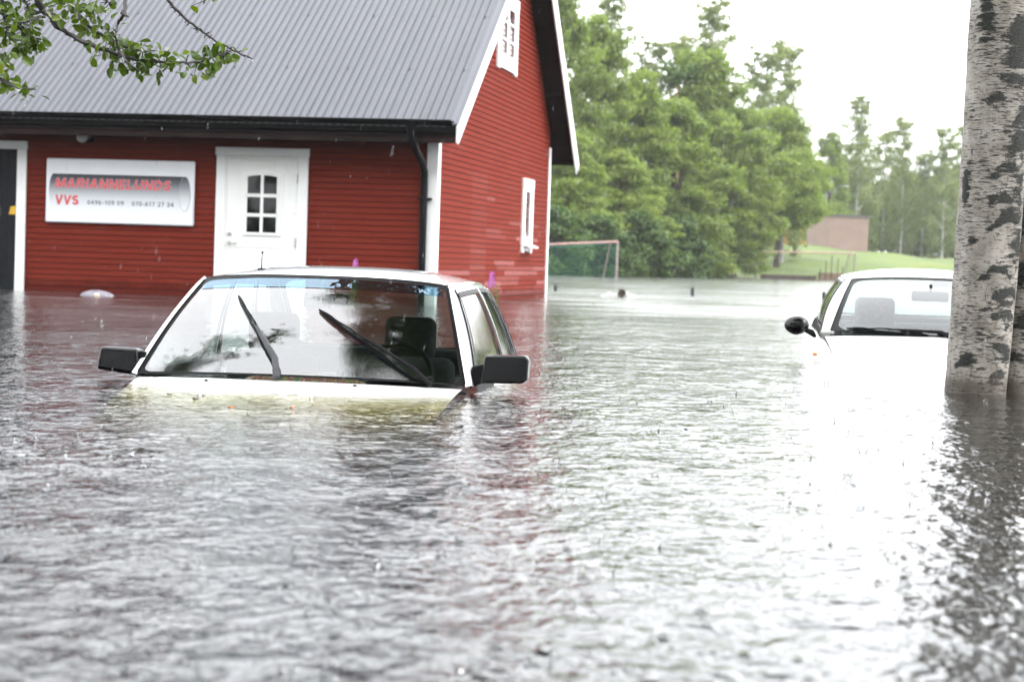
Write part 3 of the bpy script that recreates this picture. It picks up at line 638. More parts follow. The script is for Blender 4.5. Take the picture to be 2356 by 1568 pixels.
# ------------------------------------------------------------------ cars
def lerp(a, b, t): return a + (b - a)*t
def car(root, p):
    paint = p['paint']; cu = p['curve']
    hwb, by, bz, hwt, ty, tz = p['bw'], p['by'], p['bz'], p['tw'], p['ty'], p['tz']
    ry, rw, rz, rby, rbw, rbz = p['ry'], p['rw'], p['rz'], p['rby'], p['rbw'], p['rbz']
    pw = p['pillar']
    def WS(s, t, off=0.0):                            # windscreen: s across (-1..1), t up
        w = lerp(hwb - pw, hwt - pw*0.8, t); q = 1 - abs(s)**2.4
        y = lerp(by, ty, t) - lerp(p['bb'], p['bt'], t)*q - 0.02*math.sin(math.pi*t)*cu
        z = lerp(bz, tz, t) + lerp(p['cb'], p['ct'], t)*q + 0.022*math.sin(math.pi*t)*cu
        return Vector((w*s, y - off*0.6, z + off*0.8))
    def SD(sd, q, t, off=0.0):                        # side glass plane: q front..rear, t belt..roof
        xb = lerp(hwb, rbw, q) + 0.03*math.sin(math.pi*q); xt = lerp(hwt, rw, q) + 0.02*math.sin(math.pi*q)
        yb = lerp(by + 0.03, rby, q); yt = lerp(ty + 0.015, ry, q)
        zb = lerp(bz, rbz, q) + p['belt']*math.sin(math.pi*q); zt = lerp(tz, rz, q) + p['arch']*math.sin(math.pi*q)
        x = lerp(xb, xt, t) + p['tumble']*math.sin(math.pi*t)
        z = lerp(zb, zt, t); y = lerp(yb, yt, t)
        if t > 0.85:                                   # roll over into the roof
            k = (t - 0.85)/0.15; x -= 0.018*k*k; z += 0.004*k
        return Vector((sd*(x + off), y, z + off*0.3))
    def RW(s, t, off=0.0):                            # rear window
        w = lerp(rbw - .05, rw - .03, t); q = 1 - abs(s)**2.4
        y = lerp(rby, ry, t) + lerp(0.10, 0.06, t)*q; z = lerp(rbz, rz, t) + lerp(0.0, p['ct'], t)*q
        return Vector((w*s, y + off*.5, z + off*.8))
    def RF(s, v):                                     # roof
        e = SD(1, v, 1.0); x = e.x*s; q = 1 - abs(s)**p['rexp']
        yf, yr = ty - p['bt']*(1 - abs(s)**2.4), ry + 0.06*(1 - abs(s)**2.4)
        y = lerp(yf, yr, v); lng = math.sin(math.pi*min(1, v*1.05))
        z = e.z + (lerp(p['ct'], p['ct'], v) + p['crown']*lng**0.7)*q
        return Vector((x, y, z))
    # ---- body: flanks, front and rear ends
    ys_ = p['stations']; prof = []
    for (y, xs, zs) in ys_:                           # shoulder half-width and height per station
        prof.append([(xs, zs), (xs + 0.030, zs - 0.012), (xs + 0.055, zs - 0.06), (xs + 0.075, zs - 0.25), (xs + 0.06, -0.8)])
    mb = MB()
    for sd in (-1, 1):
        V = [(sd*x, y, z) for (y, _, _), pr in zip(ys_, prof) for x, z in pr]
        k = 5; mb.add(V, [(i*k+j, i*k+j+1, (i+1)*k+j+1, (i+1)*k+j) if sd > 0 else (i*k+j, (i+1)*k+j, (i+1)*k+j+1, i*k+j+1) for i in range(len(ys_)-1) for j in range(k-1)])
    for idx in (0, -1):
        y = ys_[idx][0]; pr = prof[idx]; mb.poly([(x, y, z) for x, z in pr] + [(-x, y, z) for x, z in pr[::-1]])
    body = mb.build("body", paint, root, smooth=True, angle=50)
    hood = p['hood']                                  # (y, half-width, edge z, crown)
    def HD(u, v):
        i = min(int(v*(len(hood)-1)), len(hood)-2); f = v*(len(hood)-1) - i
        y, w, z, c = [lerp(a, b_, f) for a, b_ in zip(hood[i], hood[i+1])]
        s = 2*u - 1; return Vector((w*s, y - p['hb']*(1 - s*s)*(v), z + c*(1 - abs(s)**2.2)))
    MB().grid(HD, 24, 24).build("bonnet", paint, root, smooth=True)
    boot = p['boot']
    def BT(u, v):
        i = min(int(v*(len(boot)-1)), len(boot)-2); f = v*(len(boot)-1) - i
        y, w, z, c = [lerp(a, b_, f) for a, b_ in zip(boot[i], boot[i+1])]
        s = 2*u - 1; return Vector((w*s, y + 0.10*(1 - abs(s)**2.4)*(1 - v), z + c*(1 - abs(s)**2.2)))
    MB().grid(BT, 16, 8).build("boot_lid", paint, root, smooth=True)
    # cowl under the windscreen
    MB().grid(lambda u, v: WS(2*u - 1, -0.02 - 0.06*v) + Vector((0, -.02*v, -0.012 - .01*v)), 20, 2).build("cowl", MATTBLACK, root, smooth=True)
    # ---- glass
    g = MB().grid(lambda u, v: WS(2*u - 1, v), 28, 16).build("windscreen", p['ws'], root, smooth=True)
    if p.get('strip'):
        MB().grid(lambda u, v: WS((2*u - 1)*0.96, 0.855 + 0.11*v, 0.0025), 24, 3).build("sun_strip", TINT, g, smooth=True)
    def seal(fn, inset_s, inset_b, inset_t, rr, off, name, parent, mat=RUBBER, n=12):
        O, I = [], []
        c = [(1 - inset_s - rr, 1 - inset_t - rr*.8, 0), (-1 + inset_s + rr, 1 - inset_t - rr*.8, 1), (-1 + inset_s + rr, inset_b + rr*.8, 2), (1 - inset_s - rr, inset_b + rr*.8, 3)]
        oc = [(1, 1), (-1, 1), (-1, 0), (1, 0)]
        for (cx, cy_, k) in c:
            for j in range(n+1):
                a = math.pi/2*(k + j/n); I.append((cx + rr*math.cos(a), cy_ + rr*0.8*math.sin(a)))
                ex, ey = oc[k]
                if k in (0, 2):
                    e = (ex, lerp(I[-1][1] if j == 0 else ey, ey, 1)) if j >= n/2 else (ex, ey)
                O.append((ex, ey))
        # fill the straight runs so the ring follows the curved pane
        def dens(L):
            out = []
            for a, b_ in zip(L, L[1:] + L[:1]):
                m_ = 10 if math.hypot(a[0]-b_[0], a[1]-b_[1]) > 0.3 else 1
                for j in range(m_): out.append((lerp(a[0], b_[0], j/m_), lerp(a[1], b_[1], j/m_)))
            return out
        Id, Od = [], []
        N = len(I)
        for i in range(N):
            a, b_ = I[i], I[(i+1) % N]; ao, bo = O[i], O[(i+1) % N]
            m_ = 12 if math.hypot(a[0]-b_[0], a[1]-b_[1]) > 0.3 else 1
            for j in range(m_):
                Id.append((lerp(a[0], b_[0], j/m_), lerp(a[1], b_[1], j/m_))); Od.append((lerp(ao[0], bo[0], j/m_), lerp(ao[1], bo[1], j/m_)))
        V = [fn(s, t, off) for s, t in Od] + [fn(s, t, off) for s, t in Id]; m_ = len(Id)
        mb_ = MB(); mb_.add(V, [(i, (i+1) % m_, m_ + (i+1) % m_, m_ + i) for i in range(m_)])
        return mb_.build(name, mat, parent, smooth=True)
    seal(WS, *p['seal'], 0.004, "windscreen_seal", g)
    rg = MB().grid(lambda u, v: RW(2*u - 1, v), 20, 10).build("rear_window", p['sg'], root, smooth=True)
    seal(RW, 0.05, 0.05, 0.06, 0.10, 0.004, "window_seal", rg)
    MB().grid(RF_ := (lambda u, v: RF(2*u - 1, v)), 36, 24).build("roof", paint, root, smooth=True)
    MB().grid(lambda u, v: RF((2*u - 1)*0.93, 0.04 + 0.9*v) + Vector((0, 0, -0.025)), 16, 10).build("headliner", LINER, root, smooth=True)
    for sd in (-1, 1):
        mb = MB()                                     # A pillar
        def AP(u, v):
            a = WS(sd, v) ; b_ = SD(sd, 0.0, v); c = SD(sd, p['qA'], v)
            if u < 0.5:
                k = u*2; q = a.lerp(b_, k); return q + Vector((sd*0.010*math.sin(math.pi*k), -0.012*math.sin(math.pi*k), 0.008*math.sin(math.pi*k)))
            return b_.lerp(c, u*2 - 1)
        mb.grid(AP, 10, 14); mb.build("front_pillar", paint, root, smooth=True, angle=80)
        def strip(q0, q1, t0, t1, off=0.0, n=8, m_=8):
            return MB().grid(lambda u, v: SD(sd, lerp(q0, q1, u), lerp(t0, t1, v), off), n, m_)
        qs = p['qs']
        # rear pillar and the rail over the doors
        MB().grid(lambda u, v: SD(sd, lerp(qs[-1][1] + .012, 1.0, u), v), 6, 10).build("rear_pillar", paint, root, smooth=True)
        MB().grid(lambda u, v: (RW(sd, v).lerp(SD(sd, 1.0, v), u)), 3, 10).build("rear_pillar", paint, root, smooth=True)
        strip(p['qA'] - .004, qs[-1][1] + .02, 0.90, 1.0, 0.0, 30, 5).build("roof_rail", paint, root, smooth=True)
        strip(p['qA'], qs[-1][1] + .012, -0.14, 0.02, 0.004, 24, 3).build("belt_trim", MATTBLACK, root, smooth=True)
        MB().tube([SD(sd, p['qA']*.72, t2, .004) for t2 in np.linspace(0, .95, 12)], 0.0042, 6).tube([WS(sd*1.0, t2, .006) for t2 in np.linspace(0.02, .97, 12)], 0.0038, 6).build("pillar_seam", RUBBER, root, smooth=True)
        drip = [SD(sd, q, 0.965, 0.004) for q in np.linspace(0.01, 0.97, 24)]
        MB().tube(drip, 0.0045, 6).build("drip_rail", CHROME if p.get('chrome') else RUBBER, root, smooth=True)
        for (q0, q1) in qs:
            w_ = strip(q0, q1, 0.0, 0.905, -0.006, 10, 8).build("side_window", p['sg'], root, smooth=True)
            MB().grid(lambda u, v: SD(sd, lerp(q0 - .012, q0 + .012, u), lerp(0, .92, v), 0.004), 2, 8).grid(lambda u, v: SD(sd, lerp(q1 - .012, q1 + .012, u), lerp(0, .92, v), 0.004), 2, 8).grid(lambda u, v: SD(sd, lerp(q0 - .012, q1 + .012, u), lerp(0.88, 0.925, v), 0.005), 10, 2).build("window_seal", RUBBER, w_, smooth=True)
            if p.get('chrome'):
                MB().tube([SD(sd, q1 + .012, t_, .006) for t_ in np.linspace(0, .93, 8)], 0.004, 6).build("window_trim", CHROME, w_, smooth=True)
        for (a, b_) in zip(qs, qs[1:]):
            strip(a[1] + .010, b_[0] - .010, 0.0, 0.93, -0.001, 3, 8).build("door_pillar", MATTBLACK, root, smooth=True)
    # ---- inside
    db, dz = by, bz
    MB().grid(lambda u, v: WS((2*u - 1)*0.96, -0.01) * 1.0 + Vector((0, 0.02 + 0.34*v, -0.030 - 0.015*math.sin(math.pi*v) - (0.10*max(0, v - .8)/.2))), 20, 8).build("dashboard", DASH, root, smooth=True)
    for x in (-1, 1):
        st = MB().box(x*p['sx'] - 0.24, x*p['sx'] + 0.24, 0.98, 1.12, -0.5, p['sz'] - 0.12).build("seat", p['cloth'], root, bevel=.06, seg=4)
        MB().box(x*p['sx'] - p['hw'], x*p['sx'] + p['hw'], 1.03, 1.12, p['sz'] - 0.135, p['sz'] + 0.085).build("headrest", p['cloth'], st, bevel=.045, seg=4)
    MB().box(-0.60, 0.60, 1.95, 2.1, -0.5, p['sz'] - 0.12).build("rear_seat", p['cloth'], root, bevel=.05, seg=3)
    tor = []
    for k in range(33):
        a = 2*math.pi*k/32; q = Vector((0.185*math.cos(a), 0, 0.185*math.sin(a))); q = Matrix.Rotation(R(-28), 3, 'X') @ q
        tor.append(q + Vector((p['steer'], 0.62, p['stz'])))
    mb = MB().tube(tor, 0.014, 8, cap=False); mb.tube([tor[0], Vector((p['steer'], .60, p['stz'] - .02)), tor[16]], 0.018, 6); mb.build("steering_wheel", MATTBLACK, root, smooth=True)
    rm = MB().box(-p['mw'], p['mw'], p['mpos'][1] - .02, p['mpos'][1] + .02, -0.038, 0.038)
    rm.v = [(x + p['mpos'][0], y, z + p['mpos'][2]) for x, y, z in rm.v]
    o_ = rm.build("rear_view_mirror", p['mirmat'], root, bevel=.016, seg=4)
    MB().tube([(p['mpos'][0], p['mpos'][1], p['mpos'][2] + .03), (p['mpos'][0], p['mpos'][1] - .03, p['mpos'][2] + .085)], 0.012, 8).build("mirror_stalk", p['mirmat'], o_, smooth=True)
    return WS, SD, RF, HD

def wiper(root, WS, base, knee, tip0, tip1, mat_arm, thick=1.0):
    """arm from base to the middle of the blade that runs tip0..tip1, all in windscreen (s, t)"""
    P = lambda q, o: WS(q[0], q[1], o)
    mid = (lerp(tip0[0], tip1[0], .5), lerp(tip0[1], tip1[1], .5))
    a = MB().tube([P(base, .020), P(knee, .040), P((lerp(knee[0], mid[0], .6), lerp(knee[1], mid[1], .6)), .040), P(mid, .034)], [0.014*thick, 0.011*thick, 0.008*thick, 0.006], 6)
    arm = a.build("wiper", mat_arm, root, smooth=True)
    n = 14
    bl = [P((lerp(tip0[0], tip1[0], k/n), lerp(tip0[1], tip1[1], k/n)), .010) for k in range(n+1)]
    MB().tube(bl, [0.005] + [0.010]*(n-1) + [0.005], 6).build("blade", RUBBER, arm, smooth=True)
    fr = MB()
    def br(k0, k1, h):
        pts = [P((lerp(tip0[0], tip1[0], k), lerp(tip0[1], tip1[1], k)), .014 + h*math.sin(math.pi*(k - k0)/(k1 - k0))) for k in np.linspace(k0, k1, 7)]
        fr.tube(pts, 0.0045*thick, 5)
    br(.04, .36, .014); br(.64, .96, .014); br(.18, .82, .026)
    fr.build("blade_frame", MATTBLACK, arm, smooth=True)

# -- older square saloon in the middle of the picture
C1 = empty("sunken_saloon", (-0.996, 9.285, 0), -0.104, "white square-edged saloon car with raised wipers, flooded up to its windscreen", "car")
p1 = dict(paint=CARWHITE, curve=1.0, bw=0.815, by=0.05, bz=0.032, tw=0.632, ty=0.62, tz=0.490, bb=0.11, bt=0.075, cb=0.020, ct=0.030, crown=0.030,
          ry=2.12, rw=0.615, rz=0.488, rby=3.02, rbw=0.72, rbz=0.052, belt=0.012, arch=0.016, tumble=0.018, pillar=0.030, rexp=3.0,
          seal=(0.022, 0.018, 0.035, 0.075), qA=0.045, qs=[(0.065, 0.50), (0.535, 0.78), (0.815, 0.925)], chrome=True, strip=True, ws=WSGLASS, sg=SIDEGLASS,
          stations=[(-1.55, .66, -.36), (-1.35, .70, -.27), (-1.0, .735, -.155), (-0.6, .755, -.075), (-0.25, .768, -.055), (0.0, .778, -0.030), (0.10, .792, -0.035), (0.6, .810, -0.010), (1.5, .815, .045), (2.4, .79, .045), (3.02, .715, .04), (3.35, .69, .00), (3.65, .66, -.10)],
          hood=[(-1.52, .64, -.345, .03), (-1.2, .69, -.215, .025), (-0.8, .725, -.115, .02), (-0.4, .748, -.043, .017), (-0.16, .760, -.001, .016), (0.035, .772, 0.022, .014)], hb=0.105,
          boot=[(3.02, .70, .045, .012), (3.3, .685, .01, .012), (3.62, .65, -.085, .012)],
          cloth=CLOTH, sx=0.36, sz=0.235, hw=0.135, steer=0.36, stz=0.03, mw=0.115, mpos=(-0.005, 0.66, 0.398), mirmat=MATTBLACK)
WS, SD, RFn, HD = car(C1, p1)
wiper(C1, WS, (-0.10, -0.03), (-0.135, 0.10), (-0.590, 0.735), (-0.13, 0.12), GREYMETAL, 1.45)
wiper(C1, WS, (0.80, -0.03), (0.70, 0.08), (0.055, 0.60), (0.60, 0.12), MATTBLACK)
# mirrors
mb = MB().prism([(-1.000, .10, .045), (-0.985, .10, .155), (-0.80, .10, .150), (-0.785, .10, .02)], (0, .12, 0))
o = mb.build("wing_mirror", GLOSSBLACK, C1, bevel=.018, seg=4)
MB().prism([(-0.80, .12, .14), (-0.765, .12, .135), (-0.775, .12, .02), (-0.80, .12, .03)], (0, .09, 0)).build("mirror_foot", MATTBLACK, o, bevel=.008)
mb = MB().prism([(0.845, .10, .048), (0.865, .10, .180), (1.055, .10, .186), (1.072, .10, .170), (1.068, .10, .075), (1.045, .10, .055)], (0, .11, 0))
o = mb.build("wing_mirror", GLOSSBLACK, C1, bevel=.020, seg=4)
MB().prism([(0.80, .13, .125), (0.865, .13, .14), (0.855, .13, .05), (0.795, .13, .02)], (0, .07, 0)).build("mirror_foot", MATTBLACK, o, bevel=.008)
for x, y in ((-0.405, -0.10), (0.295, -0.10)):
    z = HD((x/0.75 + 1)/2, 0.82).z
    MB().prism([(x - .013, y - .02, z - .006), (x + .013, y - .02, z - .006), (x + .010, y - .02, z + .012), (x - .007, y - .02, z + .020)], (0, .03, 0)).build("washer_nozzle", RUBBER, C1, bevel=.003)
a0 = RFn(-0.62, 0.18)
o = MB().tube([a0 + Vector((0, 0, -.01)), a0 + Vector((0, 0, .05)), a0 + Vector((0.002, 0.0, .085))], [0.0035, 0.002, 0.002], 6).ball(a0 + Vector((0.002, 0, .087)), .006, 8, 5).tube([a0 + Vector((0, 0, -.01)), a0 + Vector((0, 0, .006))], 0.02, 10).build("aerial", RUBBER, C1, smooth=True)
# printed cloth on the dashboard
m, t, b, o_ = nodes("flower_print_cloth"); v = coords(t)
t.links.new(ramp(t, noise(t, v, 26, 2), [(0.35, (0.10, 0.20, 0.12)), (0.45, (0.42, 0.36, 0.12)), (0.55, (0.30, 0.07, 0.05)), (0.65, (0.5, 0.42, 0.3))]), b.inputs['Base Color'])
CL = tag(MB().ball((0, 0, 0), (0.30, 0.08, 0.040), 20, 8).build("bundled_cloth", m, None, smooth=True), "flowery bundled cloth lying on the dashboard behind the saloon's windscreen", "cloth")
CL.matrix_world = Matrix.Translation((-0.996, 9.285, 0)) @ Matrix.Rotation(-0.104, 4, 'Z') @ Matrix.Translation((-0.02, 0.27, 0.012))

# -- rounder newer car at the right
C2 = empty("rounded_sunken_car", (2.99, 13.98, 0), -0.10, "white rounded car further back, bonnet awash, half hidden behind the birch trunks", "car")
p2 = dict(paint=CARWHITE2, curve=1.2, bw=0.800, by=0.10, bz=0.205, tw=0.600, ty=0.86, tz=0.575, bb=0.17, bt=0.10, cb=-0.012, ct=0.030, crown=0.035,
          ry=1.95, rw=0.58, rz=0.57, rby=2.75, rbw=0.68, rbz=0.27, belt=0.015, arch=0.03, tumble=0.03, pillar=0.055, rexp=2.4,
          seal=(0.05, 0.025, 0.04, 0.13), qA=0.05, qs=[(0.07, 0.48), (0.52, 0.86)], chrome=False, strip=False, ws=glassy("clear_windscreen_glass", (0.56, 0.68, 0.68), 1.6, 0.0, 0.03), sg=SIDEGLASS,
          stations=[(-1.35, .62, -.26), (-1.15, .69, -.16), (-0.8, .722, -.035), (-0.4, .752, 0.056), (0.0, .776, 0.125), (0.3, .80, 0.165), (1.5, .815, .20), (2.5, .74, .24), (2.75, .70, .25), (3.1, .68, .22), (3.35, .64, .10)],
          hood=[(-1.33, .60, -.25, .05), (-1.05, .695, -.115, .05), (-0.7, .727, -.005, .045), (-0.3, .756, 0.090, .04), (0.075, .780, 0.168, .025)], hb=0.15,
          boot=[(2.75, .68, .26, .012), (3.1, .66, .235, .012), (3.33, .62, .12, .012)],
          cloth=CLOTH2, sx=0.36, sz=0.36, hw=0.15, steer=0.36, stz=0.14, mw=0.135, mpos=(0.0, 0.62, 0.47), mirmat=DASH)
WS2, SD2, RF2, HD2 = car(C2, p2)
wiper(C2, WS2, (0.10, -0.03), (0.02, 0.01), (-0.86, 0.045), (-0.10, 0.012), MATTBLACK, 1.2)
wiper(C2, WS2, (0.90, -0.03), (0.80, 0.01), (-0.02, 0.030), (0.78, 0.012), MATTBLACK, 1.2)
mb = MB().ball((0, 0, 0), (0.115, 0.075, 0.085), 20, 12)
mb.v = [(x*(1.0 - 0.25*(x > 0)*x/.115) , y, z*(1 - 0.25*max(0, x)/.115) + x*0.10) for x, y, z in mb.v]
o = mb.build("wing_mirror", GLOSSBLACK, C2, smooth=True); o.location = (-0.965, 0.22, 0.235); o.rotation_euler = (0, R(12), R(-8)); o.scale = (.88, .88, .82)
q = MB().prism([(0.06, -.01, .0), (0.13, 0.0, -.005), (0.165, 0.0, -.055), (0.155, 0.0, -.075), (0.05, -.01, -.04)], (0, .04, 0)).build("mirror_foot", GLOSSBLACK, o, bevel=.01)
mb = MB().ball((0, 0, 0), (0.115, 0.075, 0.085), 20, 12); o = mb.build("wing_mirror", GLOSSBLACK, C2, smooth=True); o.location = (0.985, 0.22, 0.225)
MB().ball((0, 0, 0), (0.018, 0.006, 0.010), 10, 6).build("side_lamp", ORANGE, C2, smooth=True).location = (-0.855, -0.10, 0.045)
MB().tube([(-0.872, 0.72, 0.135), (-0.905, 0.76, 0.14), (-0.905, 0.90, 0.14), (-0.872, 0.94, 0.135)], 0.012, 8).build("door_handle", CARWHITE2, C2, smooth=True)

# ------------------------------------------------------------------ near birch with two trunks
def bark_mat():
    m, t, b, o = nodes("silver_birch_bark")
    uv = NEW(t, "ShaderNodeUVMap"); uv.uv_map = "bark"
    def mp(sx, sy):
        q = NEW(t, "ShaderNodeMapping"); q.inputs['Scale'].default_value = (sx, sy, 1); t.links.new(uv.outputs[0], q.inputs[0]); return q.outputs[0]
    base = ramp(t, noise(t, mp(9, 9), 1.0, 6, 0.6), [(0.3, (0.165, 0.145, 0.120)), (0.55, (0.285, 0.262, 0.228)), (0.75, (0.37, 0.35, 0.318))])
    strip = noise(t, mp(26, 5), 1.0, 4, 0.6)                       # peeling upright flakes
    base = mixc(t, ramp(t, strip, [(0.55, 0.0), (0.72, 0.5)]), base, (0.14, 0.125, 0.11))
    dens = noise(t, mp(3.0, 4.5), 1.0, 4, 0.6)                     # where the dashes crowd
    def dash(sx, sy, lo, hi):
        n = noise(t, mp(sx, sy), 1.0, 2.5, 0.5, 0.35)
        th = math_(t, 'ADD', n, math_(t, 'MULTIPLY', math_(t, 'SUBTRACT', dens, 0.5), 0.34))
        return ramp(t, th, [(lo, 0.0), (hi, 1.0)])
    d1 = dash(15, 115, 0.585, 0.615); d2 = dash(30, 210, 0.60, 0.63)
    dd = math_(t, 'MAXIMUM', d1, math_(t, 'MULTIPLY', d2, 0.85))
    c = mixc(t, dd, base, (0.022, 0.019, 0.017))
    crack = ramp(t, noise(t, mp(60, 14), 1.0, 3, 0.5, 1.0), [(0.655, 0.0), (0.69, 0.8)])
    c = mixc(t, crack, c, (0.05, 0.045, 0.04))
    # lichen and black rough plates in ragged cross bands
    at_ = NEW(t, "ShaderNodeAttribute"); at_.attribute_name = "lichen"
    big = math_(t, 'ADD', math_(t, 'MULTIPLY', noise(t, mp(7, 12), 1.0, 7, 0.72, 0.8), 0.55), math_(t, 'MULTIPLY', noise(t, mp(5, 30), 1.0, 6, 0.7, 0.5), 0.45))
    l = math_(t, 'ADD', math_(t, 'ADD', at_.outputs['Fac'], 0.07), math_(t, 'MULTIPLY', math_(t, 'SUBTRACT', big, 0.5), 3.6))
    lm = ramp(t, l, [(0.47, 0.0), (0.60, 1.0)])
    lf = noise(t, mp(90, 90), 1.0, 4, 0.7)
    lc = ramp(t, lf, [(0.40, (0.003, 0.003, 0.0025)), (0.54, (0.008, 0.010, 0.006)), (0.66, (0.028, 0.038, 0.018)), (0.82, (0.09, 0.11, 0.06))])
    c = mixc(t, lm, c, lc)
    us = NEW(t, "ShaderNodeSeparateXYZ"); t.links.new(uv.outputs[0], us.inputs[0])
    wet = math_(t, 'ADD', us.outputs[1], math_(t, 'MULTIPLY', noise(t, mp(14, 10), 1.0, 5), -0.12))      # soaked foot
    c = mixc(t, ramp(t, wet, [(0.0, 0.75), (0.05, 0.0)]), c, (0.045, 0.034, 0.022))
    t.links.new(c, b.inputs['Base Color']); b.inputs['Roughness'].default_value = 0.55; b.inputs['Specular IOR Level'].default_value = 0.35
    h = math_(t, 'ADD', math_(t, 'MULTIPLY', dd, -0.5), math_(t, 'MULTIPLY', math_(t, 'MULTIPLY', lm, lf), 2.2))
    h = math_(t, 'ADD', h, math_(t, 'MULTIPLY', strip, 0.25))
    bump(t, h, b, 0.9, 0.008)
    return m
BARK = bark_mat()
def trunk(name, pts, rad, parent, bands, seed):
    """lumpy trunk through pts with uv in metres and a lichen value: bands = (height, angle, size up, size round, strength)"""
    rg = random.Random(seed); nv, nu = 220, 72; V, U, Lc = [], [], []
    pts = [Vector(p) for p in pts]; zs = [p.z for p in pts]
    ph = [rg.uniform(0, 6.3) for _ in range(8)]
    for j in range(nv+1):
        z = lerp(zs[0], zs[-1], (j/nv)**1.25); i = max(k for k in range(len(zs)-1) if zs[k] <= z + 1e-6); f = (z - zs[i])/(zs[i+1] - zs[i]); f = min(1, max(0, f))
        c = pts[i].lerp(pts[i+1], f); r = lerp(rad[i], rad[i+1], f)
        for k in range(nu+1):
            a = 2*math.pi*k/nu
            lump = 1 + 0.025*math.sin(3*a + ph[0] + z*.7) + 0.03*math.sin(2*a + ph[1] - z*1.1) + 0.010*math.sin(7*a + ph[2] + 5*z) + 0.008*math.sin(z*19 + ph[3] + 2*a)
            li = 0.0
            for (bz, ba, su, sr, st) in bands:
                da = (a - ba + math.pi) % (2*math.pi) - math.pi
                li = max(li, st*math.exp(-((z - bz - 0.05*math.cos(da*3))/su)**2 - (da/sr)**2))
            rr = r*lump*(1 + 0.03*li)
            V.append((c.x + rr*math.cos(a), c.y + rr*math.sin(a), z)); U.append((a*0.17, z)); Lc.append(li)
    n = nu + 1; Fq = [(j*n+k, j*n+k+1, (j+1)*n+k+1, (j+1)*n+k) for j in range(nv) for k in range(nu)]
    me = bpy.data.meshes.new(name); me.from_pydata(V, [], Fq)
    uvl = me.uv_layers.new(name="bark")
    for lp in me.loops: uvl.data[lp.index].uv = U[lp.vertex_index]
    at_ = me.attributes.new("lichen", 'FLOAT', 'POINT'); at_.data.foreach_set("value", Lc)
    return link(name, me, BARK, parent, smooth=True)
TB = Vector((2.47, 10.75, 0))
BT_ = empty("birch_tree", TB, 0, "twin-trunked silver birch with black lichen patches standing in the near water", "tree")
def tp(u, v, Y=10.75): return at(u, v, Y) - TB
front = -math.pi/2
bands1 = [(1.2, front + .85, 1.6, .30, .42), (1.72, front + .2, .2, .8, .5), (0.3, front + .75, .5, .35, .45), (1.88, front + .5, .10, .7, 1.0), (1.74, front + .55, .09, .6, 1.0), (1.98, front - .7, .16, .35, .7), (1.60, front + .75, .05, .5, .8), (1.53, front - .2, .035, .35, .95), (1.43, front + .8, .06, .6, .9), (1.30, front + .75, .07, .55, 1.0),
          (1.16, front + .3, .035, .8, .85), (1.05, front - 1.1, .11, .22, 1.0), (1.00, front + .15, .04, .5, .9), (.90, front + .45, .035, .8, 1.0), (.74, front + .9, .1, .45, .62), (.62, front + .2, .03, .7, 1.0), (.50, front + .55, .035, .7, .9),
          (.40, front + .6, .07, .55, .75), (.22, front + .55, .08, .5, .7), (.135, front - .55, .035, .5, .95), (.05, front + .6, .06, .5, .65), (.75, front - .7, .03, .3, .8), (.30, front - .75, .015, .2, .9), (.42, front - 1.0, .015, .2, .8)]
c0, c1, c2, c3 = tp(2242, 905), tp(2268, 600), tp(2289, 300), tp(2306, 0)
TR1 = trunk("trunk", [(c0.x - .03, c0.y, -1.0), (c0.x, c0.y, 0), (c1.x, c1.y, c1.z), (c2.x, c2.y, c2.z), (c3.x, c3.y, c3.z), (c3.x + .25, c3.y + .2, 4.2), (c3.x + .35, c3.y + .3, 8.0)], [.20, .162, .166, .168, .166, .14, .07], BT_, bands1, 3)
bands2 = [(.35, front - .2, .06, .9, .8), (.62, front - .3, .10, .9, .75), (.15, front - .4, .04, .8, .8), (.95, front - .3, .12, .9, .9), (1.45, front - .2, .10, .9, .85), (1.85, front - .5, .12, .9, .9)]
TR2 = trunk("trunk", [(c0.x + .27, c0.y + .16, -1.0), (c0.x + .265, c0.y + .16, 0), (c0.x + .36, c0.y + .2, 1.0), (c0.x + .50, c0.y + .25, 2.2), (c0.x + 1.0, c0.y + .3, 5.0)], [.17, .145, .145, .14, .08], BT_, bands2, 8)
# crown high over the picture: it is what the saloon's windscreen and the water mirror
def leaf_cloud(centres, n_per, size, rng, flat=0.5, droop=0.0, aspect=1.0):
    """many small leaf faces round the given centres (x, y, z, rx, ry, rz)"""
    V, Fs = [], []
    for (x, y, z, rx, ry, rz) in centres:
        n = int(n_per*(0.7 + 0.6*rng.random()))
        d = rng.normal(size=(n, 3)); d /= np.linalg.norm(d, axis=1)[:, None]; r = rng.random(n)**0.45
        P = np.array([x, y, z]) + d*r[:, None]*np.array([rx, ry, rz])
        s = size*(0.6 + 0.8*rng.random(n))
        nrm = rng.normal(size=(n, 3)) + np.array([0, 0, flat]) + d*0.6; nrm /= np.linalg.norm(nrm, axis=1)[:, None]
        tg = np.cross(nrm, rng.normal(size=(n, 3)) + np.array([0, 0, droop])); tg /= np.linalg.norm(tg, axis=1)[:, None] + 1e-9
        bt = np.cross(nrm, tg)
        a = P - tg*s[:, None]*aspect; c = P + tg*s[:, None]*aspect; b_ = P + bt*s[:, None]*0.55; e = P - bt*s[:, None]*0.55
        V.append(np.stack([a, b_, c, e], 1).reshape(-1, 3))
    V = np.concatenate(V); n = len(V)//4; return V, np.arange(n*4).reshape(n, 4)
rg = np.random.default_rng(21)
cen = []; limbs = MB()
